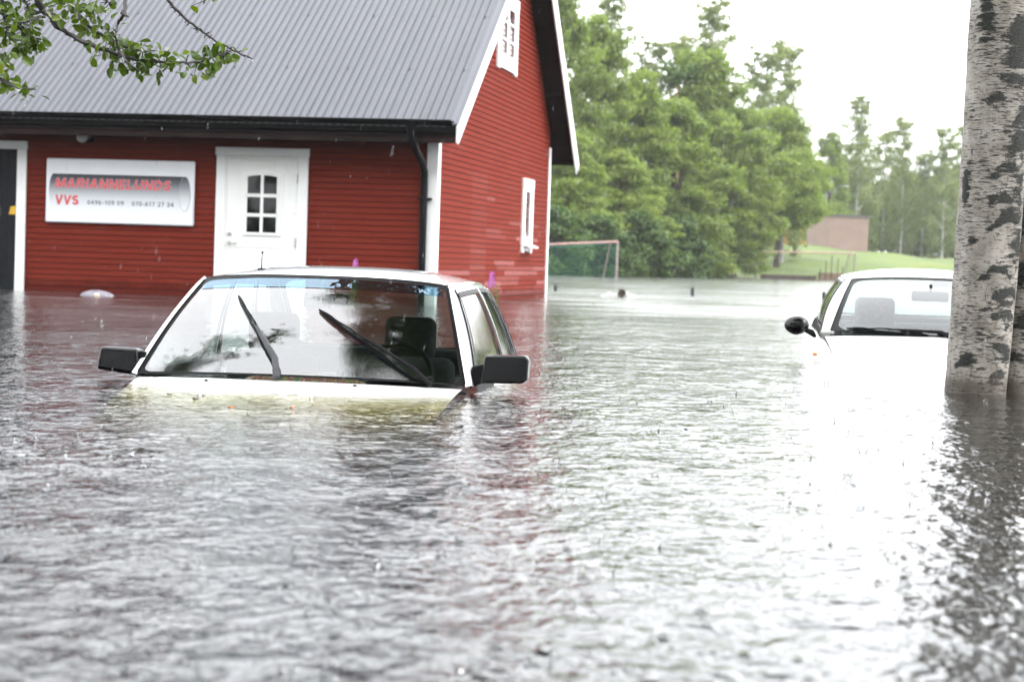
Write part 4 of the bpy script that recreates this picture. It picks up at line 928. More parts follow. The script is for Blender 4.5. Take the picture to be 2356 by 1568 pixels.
for k in range(250):
    x, y, z = rg.uniform(-1.3, 5.2), rg.uniform(8.8, 14.5), rg.uniform(4.8, 12.5)
    if z < 5.6 and y < 10.5: z += 1.2
    x -= TB.x; y -= TB.y; cen.append((x, y, z, .50, .50, .8))
    s0 = Vector((c3.x + .2, c3.y + .2, max(3.0, z - 1.6 - abs(x)*.4))); e = Vector((x, y, z))
    if k % 5 == 0: limbs.tube([s0, s0.lerp(e, .5) + Vector((0, 0, .25)), e], [.05, .03, .008], 6)
for k in range(170):
    x, y, z = rg.uniform(-1.5, 1.6), rg.uniform(9.3, 13.2), rg.uniform(5.2, 11.5)
    if abs(x + .55) < .22 or (x < -.8 and rg.random() < .35): continue
    cen.append((x - TB.x, y - TB.y, z, .42, .42, .6))
limbs.build("branches", BARKD, BT_, smooth=True)
V, Fq = leaf_cloud(cen, 230, 0.062, rg)
link("crown", np_mesh("birch_crown", V, Fq), LEAF_NEAR, BT_)

# ------------------------------------------------------------------ apple tree: trunk out of the picture, branches reaching in
AY = 9.6
A0 = Vector((-3.9, 9.9, 0))
AP_ = empty("apple_tree", A0, 0, "wet apple tree with leafy twigs hanging in front of the grey metal roof", "tree")
def ap(zx, zy, d=0.0): return at(zx/3.028, zy/3.028, AY + d) - A0
rr = random.Random(11)
MB().tube([(0, 0, -1.1), (0.02, 0, 0), (-.05, .05, 1.2), (.05, 0, 2.0), (.2, -.1, 2.7), (.2, 0, 3.4)], [.17, .14, .12, .11, .08, .04], 14).build("trunk", BARKA, AP_, smooth=True)
hub = Vector((.1, -.05, 2.3))
twigs = [  # (points in magnified photo pixels, thickness start, end, joins the trunk, leaf density, depth)
 ([(120, -150), (250, -10), (300, 70), (350, 110), (395, 180), (470, 235), (580, 290), (700, 340), (830, 380), (960, 420), (1090, 430), (1230, 435), (1390, 435), (1480, 400), (1560, 375), (1615, 355)], .017, .003, 1, [(.45, .62, 40), (.60, .98, 100)], 0.0),
 ([(380, -150), (490, 0), (560, 130), (640, 200), (760, 280), (880, 330), (1000, 360), (1080, 350)], .011, .003, 1, [(.25, .55, 26), (.5, 1.0, 60)], .1),
 ([(860, -150), (875, 0), (868, 100), (820, 160), (803, 250), (830, 350), (880, 430), (975, 495)], .011, .003, 1, [], -.1),
 ([(1060, -150), (1165, 0), (1220, 60), (1300, 140), (1380, 200), (1480, 270), (1600, 340), (1680, 375), (1760, 415)], .008, .003, 1, [(.68, .84, 7)], .05),
 ([(-60, -100), (10, 0), (30, 100), (45, 220), (15, 310)], .014, .006, 1, [(.2, 1.0, 22)], .1),
 ([(-40, 60), (50, 110), (160, 190), (230, 260), (275, 290)], .008, .003, 1, [(.1, 1.0, 36)], .0),
 ([(-60, 230), (0, 205), (110, 165), (200, 145), (290, 120)], .006, .004, 1, [(.1, 1.0, 16)], -.1),
 ([(-60, 500), (0, 545), (60, 585), (150, 620), (245, 612)], .012, .004, 1, [(.0, .7, 16), (.7, 1.0, 8)], -.05),
 ([(150, 620), (165, 640), (185, 680)], .004, .002, 0, [(.3, 1.0, 3)], -.05),
 ([(300, 70), (330, 98), (385, 98)], .006, .003, 0, [(.4, 1.0, 5)], 0),
 ([(300, -60), (420, 0), (520, 40), (620, 60), (740, 90)], .006, .002, 1, [(.2, 1.0, 46)], .1),
 ([(100, -100), (180, 20), (215, 70), (300, 90)], .008, .004, 1, [(.2, 1.0, 26)], .05),
 ([(640, -60), (700, -10), (760, 15), (790, 25)], .004, .002, 1, [(.5, 1.0, 7)], .0),
 ([(1380, -60), (1410, -20), (1430, 5)], .004, .002, 1, [(.9, 1.0, 2)], .0)]
branch = MB(); LV, LF_ = [], []; DROP = glassy("water_drop", (1, 1, 1), 2.2)
def leaf(P, dirv, nrm, L):
    t_ = dirv.normalized(); n_ = (nrm - t_*nrm.dot(t_)).normalized(); s_ = t_.cross(n_); b0 = len(LV); w = L*rr.uniform(.27, .36); curl = rr.uniform(.02, .22)
    prof = [(0, .02), (.12, .55), (.32, .95), (.55, 1.0), (.78, .72), (.93, .30), (1.0, .02)]
    for q, ww in prof:
        c = P + t_*(L*q) - n_*(L*curl*q*q)
        for sgn in (-1, 0, 1): LV.append(tuple(c + s_*(w*ww*sgn) + n_*(w*.35*ww*abs(sgn))))
    for i in range(len(prof)-1):
        for j in (0, 1): LF_.append((b0+i*3+j, b0+i*3+j+1, b0+(i+1)*3+j+1, b0+(i+1)*3+j))
for pts, r0, r1, join, dens, dd in twigs:
    P = [ap(x, y, dd + 0.05*math.sin(i*1.7 + x)) for i, (x, y) in enumerate(pts)]
    if join: P = [hub + (P[0] - hub)*0.0, hub.lerp(P[0], .5) + Vector((0, 0, .15))] + P
    Q = []
    for a, b_ in zip(P, P[1:]):
        for k in range(4): Q.append(a.lerp(b_, k/4) + Vector((rr.uniform(-1, 1), rr.uniform(-1, 1), rr.uniform(-1, 1)))*0.003)
    Q.append(P[-1]); n = len(Q)
    start = 0 if not join else 8
    rad = [lerp(r0*(1.6 if i < start else 1.0), r1, max(0, (i - start))/(n - 1 - start)) * rr.uniform(.88, 1.15) for i in range(n)]
    branch.tube(Q, rad, 7)
    vis = Q[start:]; m_ = len(vis) - 1
    for k in range(int(m_*0.9)):                     # spurs and buds
        i = rr.randint(1, m_ - 1); d = Vector((rr.uniform(-1, 1), rr.uniform(-.6, .6), rr.uniform(-1, .6))).normalized()*rr.uniform(.010, .026)
        branch.tube([vis[i], vis[i] + d*.6, vis[i] + d], [.0035, .004, .0025], 5)
    MB().ball(vis[-1] + Vector((0, 0, -.006)), (.004, .004, .006), 8, 6).build("water_drop", DROP, AP_, smooth=True)
    for (f0, f1, cnt) in dens:
        for k in range(cnt):
            f = rr.uniform(f0, f1)*m_; i = min(int(f), m_ - 1); base = vis[i].lerp(vis[i+1], f - i)
            off = Vector((rr.gauss(0, .035), rr.gauss(0, .06), rr.gauss(-.008, .034)))
            if k % 4 == 0: branch.tube([base, base + off*.6, base + off], [.003, .002, .0015], 5)
            d = Vector((rr.gauss(.15, .7), rr.gauss(-.1, .6), rr.gauss(-.35, .6))); nn = Vector((rr.gauss(0, .6), rr.gauss(-.45, .5), rr.gauss(.7, .5)))
            leaf(base + off, d, nn, rr.uniform(.034, .062))
for k in range(120):                                   # the dense corner
    x, y = rr.choice([(rr.gauss(90, 70), rr.gauss(110, 90)), (rr.gauss(200, 60), rr.gauss(260, 70)), (rr.gauss(120, 55), rr.gauss(330, 45)), (rr.gauss(560, 90), rr.gauss(40, 45)), (rr.gauss(20, 30), rr.gauss(430, 40))])
    leaf(ap(x, y, rr.gauss(0, .12)), Vector((rr.gauss(.1, .7), rr.gauss(-.1, .6), rr.gauss(-.4, .5))), Vector((rr.gauss(0, .6), rr.gauss(-.45, .5), rr.gauss(.7, .5))), rr.uniform(.036, .062))
branch.build("branches", BARKA, AP_, smooth=True)
link("foliage", np_mesh("apple_leaves", LV, LF_), LEAF_APPLE, AP_, smooth=True)

# ------------------------------------------------------------------ far trees
def proto_broad(seed, H=14.0, Wd=9.0, low=0.06, lobes=24, per=13, leaf_n=105, size=0.14):
    """a crown of billowing lobes, each with leafy clumps on its outer and upper side"""
    rg = np.random.default_rng(seed); cen = []; heads = []
    for k in range(lobes):
        f = (k + rg.random())/lobes; z = H*(low + (0.93 - low)*f); a = k*2.4 + rg.uniform(-.5, .5)
        prof = (0.62 + 0.38*math.sin(math.pi*min(1, 0.15 + f)))*(1 - max(0, f - .55)/.45*.72)
        r_ = Wd/2*prof*(0.45 + .4*rg.random()); L_ = rg.uniform(1.1, 1.9)*(1 - .25*f)*Wd/9
        hx, hy = r_*math.cos(a), r_*math.sin(a); heads.append((hx, hy, z))
        for c in range(per):
            d = rg.normal(size=3); d /= np.linalg.norm(d); d[2] = d[2]*.8 + .25
            q = L_*(.65 + .45*rg.random()); rad = rg.uniform(.55, 1.05)*Wd/9
            cen.append((hx + d[0]*q, hy + d[1]*q, min(max(z + d[2]*q*.8, .3), H), rad*1.1, rad*1.1, rad*.6))
    V, Fq = leaf_cloud(cen, leaf_n, size, rg, 0.9)
    tm = MB(); tm.tube([(0, 0, -1.2), (0, 0, .5), (.15, .1, H*.35), (.05, -.1, H*.8)], [.34, .26, .18, .05], 8)
    for c in heads[::2]:
        b0 = Vector((.1, .05, max(.8, c[2]*.55))); tm.tube([b0, b0.lerp(Vector(c), .5) + Vector((0, 0, .3)), Vector(c)], [.10, .06, .02], 5)
    return V, Fq, tm
def proto_birch(seed, H=17.0, Wd=7.5, low=0.12, nb=62, leaf_n=48, size=0.125):
    """upswept limbs with loose strands of leaves hanging from them"""
    rg = np.random.default_rng(seed); cen = []; tm = MB(); bend = rg.uniform(-.4, .4)
    tm.tube([(0, 0, -1.2), (0, 0, .3), (.1 + bend*.3, .1, H*.4), (bend, 0, H*.98)], [.22, .17, .12, .015], 8)
    for k in range(nb):
        f = (k + rg.random())/nb; z = H*(low + (.97 - low)*f); a = k*2.4 + rg.uniform(-.6, .6)
        out = Wd/2*(0.30 + .75*(1 - f)**.8*min(1, .45 + f*2))*rg.uniform(.55, 1.1); rise = rg.uniform(.2, 1.5)*(.5 + f)
        b0 = Vector((bend*f, 0, max(1.4, z - 1.6))); e = Vector((bend*f + out*math.cos(a), out*math.sin(a), min(H, z + rise - .8)))
        if k % 2 == 0: tm.tube([b0, b0.lerp(e, .55) + Vector((0, 0, .5)), e], [.05, .03, .008], 5)
        for j in range(5):
            q = b0.lerp(e, .35 + .65*rg.random()) + Vector((rg.normal()*.30, rg.normal()*.30, 0)); ln = rg.uniform(.3, 1.1)*(1.25 - f)
            cen.append((q.x, q.y, q.z + .25 - ln*.5, rg.uniform(.35, .8), rg.uniform(.35, .8), ln*1.2))
    V, Fq = leaf_cloud(cen, leaf_n, size, rg, 0.5)
    return V, Fq, tm
PROTO = {}
def proto(kind, seed):
    if (kind, seed) in PROTO: return PROTO[(kind, seed)]
    if kind == 'broad': V, Fq, tm = proto_broad(seed)
    elif kind == 'stem': V, Fq, tm = proto_broad(seed + 20, 14.0, 9.0, 0.27)
    elif kind == 'shrub': V, Fq, tm = proto_broad(seed, 6.0, 7.0, 0.02, 16, 14, 90, 0.15)
    else: V, Fq, tm = proto_birch(seed)
    me = np_mesh("tree_crown", V, Fq); me.materials.append({'broad': LEAF_BROAD, 'stem': LEAF_BROAD, 'shrub': LEAF_DARK, 'birch': LEAF_BIRCH}[kind])
    t2 = bpy.data.meshes.new("tree_trunk"); t2.from_pydata(tm.v, [], tm.f); t2.materials.append(BARKP if kind == 'birch' else BARKD)
    PROTO[(kind, seed)] = (me, t2, {'broad': (14.0, 9.0), 'stem': (14.0, 9.0), 'shrub': (6.0, 7.0), 'birch': (17.0, 7.5)}[kind]); return PROTO[(kind, seed)]
def tree(name, kind, seed, u, vtop, Y, wpx, label, group):
    me, t2, (H, Wd) = proto(kind, seed)
    P = at(u, vtop, Y); gz = float(ground_z(P.x, Y)); h = P.z - gz; w = wpx/F_PX*Y
    e = empty(name, (P.x, Y, gz), random.Random(u*7 + int(Y)).uniform(0, 6.28), label, "tree", group)
    e.scale = (w/Wd, w/Wd, h/H)
    for nm, mm in (("crown", me), ("trunk", t2)):
        o = bpy.data.objects.new(nm, mm); COL.objects.link(o); o.parent = e
    return e
GL, GR = "dense trees on the near bank behind the goals", "hazy birches beyond the grass slope"
near = [("broad_tree", 'broad', 1, 1290, -90, 121, 250, "tall bright green tree rising beside the building's rear verge"),
        ("birch_tree", 'birch', 1, 1412, -40, 134, 190, "thin airy birch just right of the building's gable, top out of the picture"),
        ("broad_tree", 'broad', 2, 1385, 30, 126, 270, "leafy tree in front of the thin airy birch by the gable"),
        ("broad_tree", 'broad', 3, 1310, 300, 112, 260, "low spreading tree behind the green netted goal"),
        ("birch_tree", 'birch', 2, 1500, 75, 142, 190, "loose-topped birch in the dip of the near bank's skyline"),
        ("birch_tree", 'birch', 3, 1565, 60, 145, 170, "airy birch just left of the tallest birch top"),
        ("birch_tree", 'birch', 1, 1645, -15, 152, 210, "tallest birch top in the middle of the near bank"),
        ("broad_tree", 'broad', 1, 1480, 165, 129, 270, "grey-green broad tree below the dip in the skyline"),
        ("broad_tree", 'stem', 2, 1630, 105, 143, 300, "big round bright crown under the tallest birch top"),
        ("birch_tree", 'birch', 2, 1752, 100, 165, 190, "drooping birch just right of the big round crown"),
        ("birch_tree", 'birch', 3, 1818, 75, 168, 190, "drooping birch against the white sky at the end of the tall group"),
        ("broad_tree", 'stem', 3, 1800, 245, 161, 250, "light green rounded tree below the two drooping birches"),
        ("broad_tree", 'stem', 1, 1700, 250, 150, 280, "broad crown left of the light green rounded tree"),
        ("broad_tree", 'broad', 2, 1555, 225, 131, 330, "dark-based broad tree at the water behind the middle post top"),
        ("broad_tree", 'broad', 3, 1430, 345, 120, 270, "dark green tree at the water just right of the netted goal"),
        ("broad_tree", 'broad', 1, 1690, 400, 148, 190, "small yellow-green tree at the waterline left of the bare goal"),
        ("broad_tree", 'stem', 2, 1838, 330, 174, 170, "light green tree ending the near bank, above the bare goal"),
        ("broad_tree", 'broad', 3, 1250, 120, 150, 220, "tree mostly hidden behind the building's rear verge")]
for n_, k, sd_, u, vt, Y, wp, lb in near: tree(n_, k, sd_, u, vt, Y, wp, lb, GL)
shr = [("shrub", 'shrub', 5, 1275, 480, 107, 200, "dark bush beside the building's far corner, behind the goal net"), ("shrub", 'shrub', 6, 1375, 500, 109.5, 200, "dark bush behind the right post of the netted goal"),
       ("shrub", 'shrub', 6, 1470, 490, 117, 190, "dark bush at the water right of the netted goal"),
       ("shrub", 'shrub', 5, 1560, 500, 124, 180, "dark bush at the waterline behind the middle post top"), ("shrub", 'shrub', 6, 1628, 545, 136, 100, "small bush under the broad trees left of the bare goal")]
for n_, k, sd_, u, vt, Y, wp, lb in shr: tree(n_, k, sd_, u, vt, Y, wp, lb, "dark bushes along the waterline")
farb = [('broad', 2, 1912, 300, 205, 120, "light green tree left of the hazy birches, above the yellow house"), ('birch', 1, 1982, 212, 225, 150, "tall hazy birch above the brick hut's left half"),
        ('birch', 2, 2040, 290, 235, 140, "hazy birch above the brick hut's right half"), ('birch', 3, 2085, 258, 228, 120, "slim hazy birch just right of the brick hut"),
        ('birch', 1, 2130, 345, 232, 150, "low hazy birch in the gap of the far skyline"), ('birch', 2, 2180, 280, 225, 130, "hazy birch with loose top near the twin trunk"),
        ('birch', 3, 2225, 270, 230, 140, "hazy birch half behind the twin trunk"), ('birch', 1, 2290, 230, 240, 150, "hazy birch hidden behind the twin trunk"),
        ('broad', 1, 1960, 370, 240, 210, "grey-green broad tree filling the gap behind the brick hut"), ('broad', 3, 2080, 390, 245, 230, "grey-green broad tree behind the slim hazy birch"),
        ('broad', 2, 2180, 385, 240, 220, "grey-green broad tree behind the birch near the twin trunk"), ('birch', 2, 1945, 320, 228, 110, "thin hazy birch between the light green tree and the brick hut")]
for k, sd_, u, vt, Y, wp, lb in farb: tree("birch_tree" if k == 'birch' else "broad_tree", k, sd_, u, vt, Y, wp, lb, GR)
# orange pine trunk showing through the near bank
P0, P1 = at(1562, 262, 141.0), at(1556, 215, 141.0)
PT = empty("pine_tree", (P0.x, 141, float(ground_z(P0.x, 141))), 0, "pine with a bare orange trunk glimpsed through the leaves of the near bank", "tree")
zt = P1.z + 1.0 - PT.location.z
MB().tube([(0, 0, -1), (0, 0, zt*.5), (-.15, 0, zt)], [.2, .11, .05], 8).build("trunk", PINEBARK, PT, smooth=True)
V, Fq = leaf_cloud([(random.Random(k).uniform(-1.2, 1.2), random.Random(k+9).uniform(-1, 1), zt + random.Random(k+5).uniform(-.6, 1.4), .8, .8, .5) for k in range(9)], 90, .14, np.random.default_rng(4))
link("crown", np_mesh("pine_crown", V, Fq), LEAF_DARK, PT)

# wood behind the hazy birches
rg = np.random.default_rng(78); cen = []
for k in range(330):
    x = rg.uniform(22, 95); z = 2 + 11.5*rg.random()**.8*(.8 + .2*math.sin(x*.5)); cen.append((x, 262 + 10*rg.random(), z, 1.9, 1.9, 1.2))
V, Fq = leaf_cloud(cen, 60, 0.5, rg, .6)
tag(link("far_woods", np_mesh("far_woods", V, Fq), LEAF_BIRCH), kind='stuff')
# wood behind the photographer: it darkens everything that faces this way and is mirrored in paint, panes and gloss
rg = np.random.default_rng(77); cen = []
for k in range(700):
    x = rg.uniform(-55, 20); z = 21*rg.random()**.85; cen.append((x, -10 - 9*rg.random(), z, 1.5, 1.5, 1.1))
V, Fq = leaf_cloud(cen, 60, 0.42, rg, .6)
tag(link("woods", np_mesh("woods", V, Fq), LEAF_DARK), kind='stuff')
# ------------------------------------------------------------------ goals
def goal(name, label, corners, depth, post_r, bar_mat, post_mat, net_mat, cells, stay):
    """corners: two top corners in the world; the frame reaches down into the water"""
    a, b_ = Vector(corners[0]), Vector(corners[1]); o_ = Vector((a.x, a.y, 0)); e = empty(name, o_, 0, label, "goal", None)
    a, b_ = a - o_, b_ - o_; d = (b_ - a); d.z = 0; back = Vector((-d.y, d.x, 0)).normalized(); back = back if back.y > 0 else -back
    MB().tube([a, b_], post_r, 8).build("crossbar", bar_mat, e, smooth=True)
    for c in (a, b_): MB().tube([c, (c.x, c.y, -1.0)], post_r, 8).build("post", post_mat, e, smooth=True)
    if stay:
        for c in (a, b_):
            MB().tube([c, c + back*depth*.45 + Vector((0, 0, -.06)), c + back*depth + Vector((0, 0, -c.z - .9))], post_r*.7, 6).build("stay", post_mat, e, smooth=True)
    mb = MB(); r = cells[2]
    def pt(u, v):                                      # net sheet: along the bar u, from bar over the back to the water v
        top = a.lerp(b_, u); tb = top + back*depth*.45 + Vector((0, 0, -.10 - .10*math.sin(math.pi*u)))
        bt_ = Vector((top.x, top.y, -.6)) + back*depth
        return top.lerp(tb, v/.25) if v < .25 else tb.lerp(bt_, (v - .25)/.75)
    nu_, nv_ = cells[0], cells[1]
    for i in range(nu_+1): mb.tube([pt(i/nu_, v) for v in (0, .25, .5, .75, 1)], r, 4, cap=False)
    for j in range(nv_+1): mb.tube([pt(u/8, j/nv_) for u in range(9)], r, 4, cap=False)
    for c, s_ in ((a, 0), (b_, 1)):                    # side nets
        for j in range(1, 12):
            v = j/12; q = pt(s_, .25 + .75*v); mb.tube([Vector((c.x, c.y, lerp(c.z, -.6, v))), q], r, 4, cap=False)
        for j in range(1, 5):
            p_ = c.lerp(pt(s_, .25), j/5); q = Vector((c.x, c.y, -.6)).lerp(pt(s_, 1), j/5); mb.tube([p_, q], r, 4, cap=False)
    mb.build("net", net_mat, e)
    return e
tl, tr = at(1421, 556, 97.9), at(1180, 566, 95.0)
g1 = goal("football_goal", "pale-red football goal with a green net, standing in water beside the red building", (tl, tr), 1.5, .055, REDPIPE, GREYPIPE, NET, (34, 16, .010), True)
g2 = goal("football_goal", "bare reddish football goal in front of the green slope, seen left of the second car", (at(1740, 578, 152), at(1968, 583, 158)), 1.6, .06, REDPIPE, GREYPIPE, GREYNET, (8, 3, .010), True)

# ------------------------------------------------------------------ hut, house, pole, small things on the far bank
def hut():
    p0, p1 = at(1905, 568, 190), at(2003, 571, 190); gz = p0.z - .3
    e = empty("brick_hut", (p0.x, 190, gz), R(-3), "flat-roofed pale pink brick hut on the grassy slope", "building")
    w, d, h = (p1.x - p0.x), 5.5, 3.25
    MB().box(0, w, 0, d, -1.0, h - .001).build("wall", BRICK, e)
    MB().box(-.12, w + .12, -.12, d + .12, h, h + .16).build("roof", DARKROOF, e)
    MB().prism([(w + .003, .4, -.9), (w + .003, 3.8, -.9), (w + .003, 3.8, h - .25), (w + .003, .4, h - .25)], (.03, 0, 0)).build("door", BROWNWOOD, e)
    # the side wall is seen in shade: turn the hut a little so that its right wall shows
    e.rotation_euler.z = R(14)
    return e
hut()
p0 = at(1868, 545, 232); gz = float(ground_z(p0.x, 232))
YH = empty("yellow_house", (p0.x, 232, gz), R(8), "ochre yellow house with dark pitched roof, mostly hidden behind a tree", "building")
MB().box(-4, 2.6, 0, 7, -1, 4.0).build("wall", OCHRE, YH)
MB().prism([(-4.5, -.5, 4.0), (-4.5, 3.5, 7.4), (-4.5, 7.5, 4.0)], (7.6, 0, 0)).build("roof", DARKROOF, YH)
mb = MB(); mb.box(1.0, 1.9, -.04, -.005, 1.2, 2.6); mb.build("window", WHITE, YH); 
p0 = at(1920, 502, 205); gz = float(ground_z(p0.x, 205)); p1 = at(1919, 432, 205)
LPp = empty("lamp_post", (p0.x, 205, gz), 0, "thin grey lamp post rising behind the brick hut", "lamp post")
MB().tube([(0, 0, -.5), (0, 0, p1.z - gz)], [.09, .06], 8).build("pole", POLE, LPp, smooth=True)
MB().tube([(0, 0, p1.z - gz), (.3, -.1, p1.z - gz + .15), (.9, -.3, p1.z - gz + .18)], .045, 6).build("arm", POLE, LPp, smooth=True)
MB().box(.75, 1.3, -.42, -.2, p1.z - gz + .12, p1.z - gz + .24).build("lamp_head", POLE, LPp, bevel=.03)
# timber pen in the shallow water below the slope
p0 = at(1888, 644, 150)
TP = empty("timber_pen", (p0.x, 150, 0), R(4), "stack of reddish planks between thin posts at the water's edge, behind the second car", "planks")
mb = MB(); rr = random.Random(3)
for r_ in range(7):
    for c_ in range(2): mb.box(c_*.85 + rr.uniform(-.04, .04), c_*.85 + .82, rr.uniform(0, .08), 1.1, .02 + r_*.085, .02 + r_*.085 + .07)
mb.build("planks", PLANKS, TP)
mb = MB()
for x, h in ((-.1, .9), (.3, 1.5), (.75, 1.9), (1.2, 1.7), (1.65, 1.1)): mb.tube([(x, -.1, -.8), (x + rr.uniform(-.08, .08), -.1, h)], .035, 6)
mb.build("stakes", BROWNWOOD, TP)
p0, p1 = at(1755, 641, 150), at(1885, 646, 150)
LW = tag(MB().box(0, p1.x - p0.x, 0, .12, -.8, .34).build("low_plank_fence", BROWNWOOD), "low dark plank fence along the far waterline under the bare goal", "fence"); LW.location = (p0.x, 151.5, 0)
p0 = at(2172, 634, 112)
SH = empty("wooden_box", (p0.x, 112, 0), R(5), "small brown wooden box with a white lid between the second car and the twin trunk", "box")
MB().box(-.45, .45, 0, .7, -.9, .62).build("box_body", BROWNWOOD, SH); MB().prism([(-.58, -.12, .62), (-.58, .82, .70), (.58, .82, .70), (.58, -.12, .62)], (0, 0, .13)).build("lid", PLASTIC, SH)

# ------------------------------------------------------------------ bollards of a drowned mesh fence, floating things
for (u, v0, v1), lb in zip(((1278, 668, 655), (1593, 679, 661), (1895, 690, 671)), ("dark green post top just right of the red building's corner", "dark green post top in mid water, middle one of three", "dark green post top just left of the second car's roof pillar")):
    p0 = at(u, v0, 45.3); h = at(u, v1, 45.3).z
    q = MB().tube([(0, 0, -1.05), (0, 0, h - .012), (0, 0, h)], [.042, .042, .034], 14).build("fence_post", POST, None, smooth=True, angle=30); q.location = (p0.x, 45.3, 0)
    tag(q, lb, "post", "post tops of a drowned fence")
p0 = at(1430, 683, 39.5)
FP = empty("drain_pipe", (p0.x, 39.5, 0), 0, "white floating plastic pipe end with two flaps, dark mouth towards the camera", "pipe")
MB().tube([(0, 0, .07), (.02, .5, .03)], .085, 18, cap=False).tube([(0, 0.004, .07), (.02, .5, .03)], .072, 18, cap=False).build("pipe", PLASTIC, FP, smooth=True)
MB().tube([(0, .03, .07), (0, .031, .07)], .073, 18).build("mouth", M("pipe_mouth_brown", (.06, .045, .03), .8), FP)
MB().prism([(-.10, .02, .05), (-.24, .05, .085), (-.42, .08, -.01), (-.18, .05, -.04)], (0, .12, 0)).prism([(.09, .02, .11), (.14, .04, .09), (.36, .08, -.015), (.12, .04, -.03)], (0, .12, 0)).build("flap", PLASTIC, FP, bevel=.01)
p0 = at(220, 681, 26.2)
def fbag(u, v):
    a = 2*math.pi*u; r = math.sin(math.pi/2*min(1, v*1.05)); k = 1 + .10*math.sin(3*a + 1) + .06*math.sin(7*a)
    return Vector((.22*r*math.cos(a)*k, .12*r*math.sin(a)*k, -.03 + .095*math.cos(math.pi/2*v)*(1 + .1*math.sin(5*a))))
BG = MB().grid(fbag, 36, 12).build("plastic_bag", FLOAT, None, smooth=True); BG.location = (p0.x, p0.y, 0.0)
tag(BG, "cloudy plastic bag floating against the red front wall", "bag")
MB().ball((.04, -.12, .012), (.035, .02, .022), 10, 6).build("torn_paper", M("cream_paper", (.72, .62, .42), .7), BG, smooth=True)

# fireweed against the walls
def fireweed(p, h, label, fl, seed):
    rg = random.Random(seed); e = empty("fireweed", p, 0, label, "flower", "magenta fireweed growing beside the building")
    mb = MB(); lv = MB(); fw = MB()
    for s_ in range(2):
        top = Vector((rg.uniform(-.05, .05) + s_*.05, s_*.03, h*(1 - .25*s_))); mb.tube([(s_*.04, 0, -.8), (s_*.04, 0, 0), top], [.008, .007, .003], 5)
        for k in range(26):
            f = k/26; c = Vector((s_*.04, 0, 0)).lerp(top, f*.85); a = k*2.4; d = Vector((math.cos(a), math.sin(a), .35))*(.085*(1 - .5*f)); n_ = Vector((-math.sin(a), math.cos(a), 0))*.011
            lv.add([c, c + d*.5 + n_, c + d + Vector((0, 0, -.02)), c + d*.5 - n_], [(0, 1, 2, 3)])
        if fl and s_ == 0:
            for k in range(46):
                f = k/46; c = top + Vector((0, 0, -.20*f + .03)); a = k*2.1; r_ = .012 + .034*f; q = c + Vector((math.cos(a)*r_, math.sin(a)*r_, rg.uniform(-.01, .01)))
                for m_ in range(3):
                    b_ = a + m_*2; w = Vector((math.cos(b_), math.sin(b_)*.5, math.sin(b_)))*.015; z = Vector((-math.sin(b_), .4, math.cos(b_)))*.010
                    fw.add([q, q + w + z*.6, q + w*1.6, q + w - z*.6], [(0, 1, 2, 3)])
    mb.build("stem", STEMG, e); lv.build("leaves", STEMG, e)
    if fw.v: fw.build("blossom", FLOWER, e)
pw = lambda u, v, Y: Vector((at(u, v, Y).x, Y, 0))
fireweed(pw(1135, 690, 27.2), at(1135, 632, 27.2).z, "magenta fireweed in bloom against the gable wall, beside the saloon's rear pillar", True, 1)
fireweed(pw(806, 690, 26.0), at(801, 603, 26.0).z, "fireweed in bloom against the front wall, peeping over the middle of the saloon's roof", True, 2)
fireweed(pw(742, 690, 26.0), at(736, 604, 26.0).z, "flowerless fireweed by the white door's frame, just above the saloon's roof", False, 4)

# small leaves drifting by the saloon's bonnet, a yellow leaf on its roof
def drift(u, v, z, col, s_, label, name="fallen_leaf"):
    r_ = ray(u, v); k = (z - CAM_H)/r_.z; P = Vector((0, 0, CAM_H)) + r_*k
    q = MB(); n = 9
    q.prism([(s_*math.cos(a)*(1 + .3*math.sin(3*a)), .7*s_*math.sin(a), .003*math.sin(2*a)) for a in np.linspace(0, 2*math.pi, n, endpoint=False)], (0, 0, .003))
    o_ = q.build(name, col, None, smooth=True); o_.location = P; tag(o_, label, "leaf", "fallen leaves adrift")
LO = M("orange_brown_leaf", (0.35, 0.11, 0.03), .6); LD = M("dark_wet_leaf", (0.03, 0.022, 0.015), .4)
drift(531, 937, 0.004, LO, .012, "small orange leaf floating in front of the saloon's bonnet, left half")
drift(672, 938, 0.004, LO, .009, "small orange leaf floating in front of the middle of the saloon's bonnet")
drift(389, 907, 0.006, LD, .010, "dark wet leaf at the waterline near the bonnet's left corner")
drift(450, 917, 0.004, LD, .013, "dark crumpled leaf floating below the left washer nozzle")
drift(1311, 955, 0.004, LD, .02, "dark leaf floating on the open water right of the saloon")

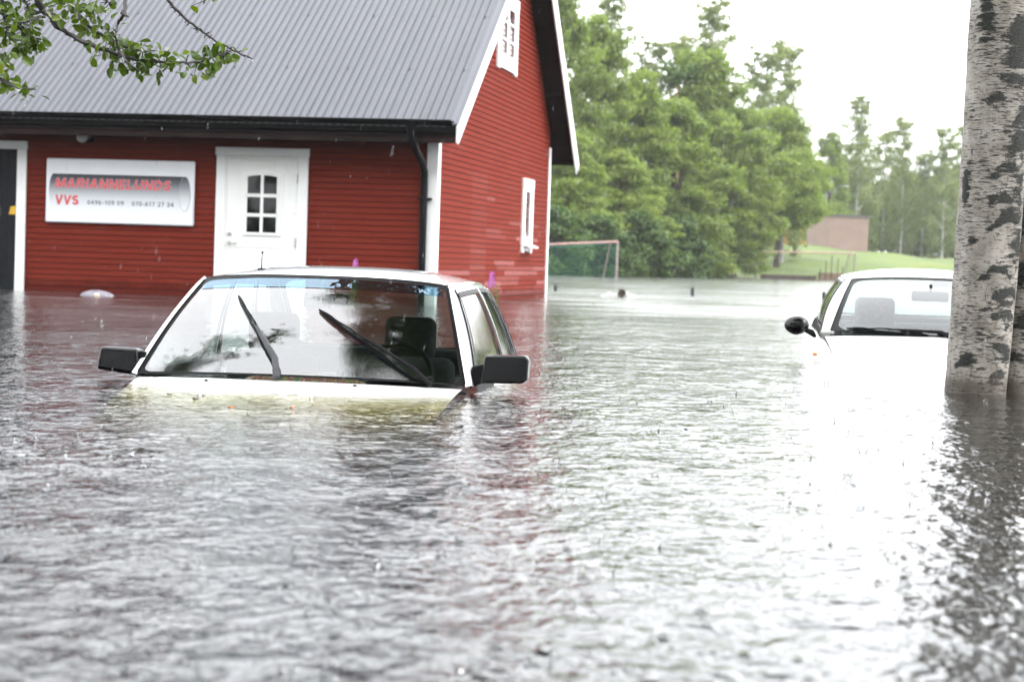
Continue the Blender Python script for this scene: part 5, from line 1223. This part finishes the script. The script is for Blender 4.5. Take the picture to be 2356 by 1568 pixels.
# splashes of rain on the water: little crowns, pillars and domes nobody could count
rg = np.random.default_rng(12); mb = MB()
for k in range(420):
    y = 2.4 + 16*rg.random()**1.2; x = rg.uniform(-.36, .36)*y
    c0_ = Vector((x, y, 0)); ex = Vector((-.996, 9.285, 0))
    if -1.9 < x + .1*(y-9.3) + .996 < .95 and 8.7 < y < 13.5: continue
    if abs(x - 2.6) < .5 and y > 10.3: continue
    s_ = rg.uniform(.4, 1.0); kind = rg.random()
    if kind < .45:   # pillar with a bead
        h = .006 + .012*rg.random(); mb.tube([c0_, c0_ + Vector((0, 0, h*.3)), c0_ + Vector((.001, 0, h))], [.009*s_, .003*s_, .0022*s_], 6); mb.ball(c0_ + Vector((.001, 0, h + .004)), .0045*s_, 7, 5)
    elif kind < .75: # dome bubble
        mb.ball(c0_, (.012*s_, .012*s_, .008*s_), 9, 4, z0=0.0)
    else:            # crown
        r_ = .012*s_
        for j in range(7):
            a = j*.9; q = c0_ + Vector((math.cos(a), math.sin(a), 0))*r_; mb.tube([q, q + Vector((math.cos(a), math.sin(a), 2.2))*.006*s_], [.0028*s_, .0012*s_], 5); mb.ball(q + Vector((math.cos(a)*.007, math.sin(a)*.007, .017*s_)), .002*s_, 5, 4)
tag(mb.build("rain_splashes", glassy("splash_water", (.8, .8, .8), 1.6), None, smooth=True), kind='stuff')

# falling drops in the air between the camera and the building
rg = np.random.default_rng(33); V, Fq = [], []
for k in range(2600):
    y = 4.5 + 24*rg.random(); x = rg.uniform(-.42, .42)*y; z = rg.uniform(.05, .62 + .2*y)
    ln = rg.uniform(.012, .026); r_ = rg.uniform(.0004, .0008); q = np.array([x, y, z]); d = np.array([-.10 + rg.normal()*.04, 0, -1.0])*ln
    e = np.array([r_, 0, 0]); g_ = np.array([0, r_, 0]); b0 = len(V)
    V += [q - e*.4, q + g_*.4, q + e*.4, q - g_*.4, q + d - e, q + d + g_, q + d + e, q + d - g_]
    Fq += [(b0 + i, b0 + (i+1) % 4, b0 + 4 + (i+1) % 4, b0 + 4 + i) for i in range(4)]
m, t, b, o_ = nodes("rain_water"); b.inputs['Base Color'].default_value = (.7, .72, .75, 1); b.inputs['Roughness'].default_value = .2
tr = NEW(t, "ShaderNodeBsdfTransparent"); mx = NEW(t, "ShaderNodeMixShader"); mx.inputs[0].default_value = .30
t.links.new(tr.outputs[0], mx.inputs[1]); t.links.new(b.outputs[0], mx.inputs[2]); t.links.new(mx.outputs[0], o_.inputs[0])
tag(link("rain", np_mesh("rain", V, Fq), m, smooth=True), kind='stuff')

# ------------------------------------------------------------------ rain-filled air
m = bpy.data.materials.new("rain_haze"); m.use_nodes = True; t = m.node_tree; t.nodes.clear()
o_ = NEW(t, "ShaderNodeOutputMaterial"); pv = NEW(t, "ShaderNodeVolumePrincipled")
pv.inputs['Color'].default_value = (0.96, 0.97, 0.98, 1); pv.inputs['Density'].default_value = 0.0002; pv.inputs['Anisotropy'].default_value = 0.2
t.links.new(pv.outputs[0], o_.inputs['Volume'])
HZ = MB().box(-450, 450, -85, 720, -2.5, 32).build("haze", m); tag(HZ, kind='stuff')
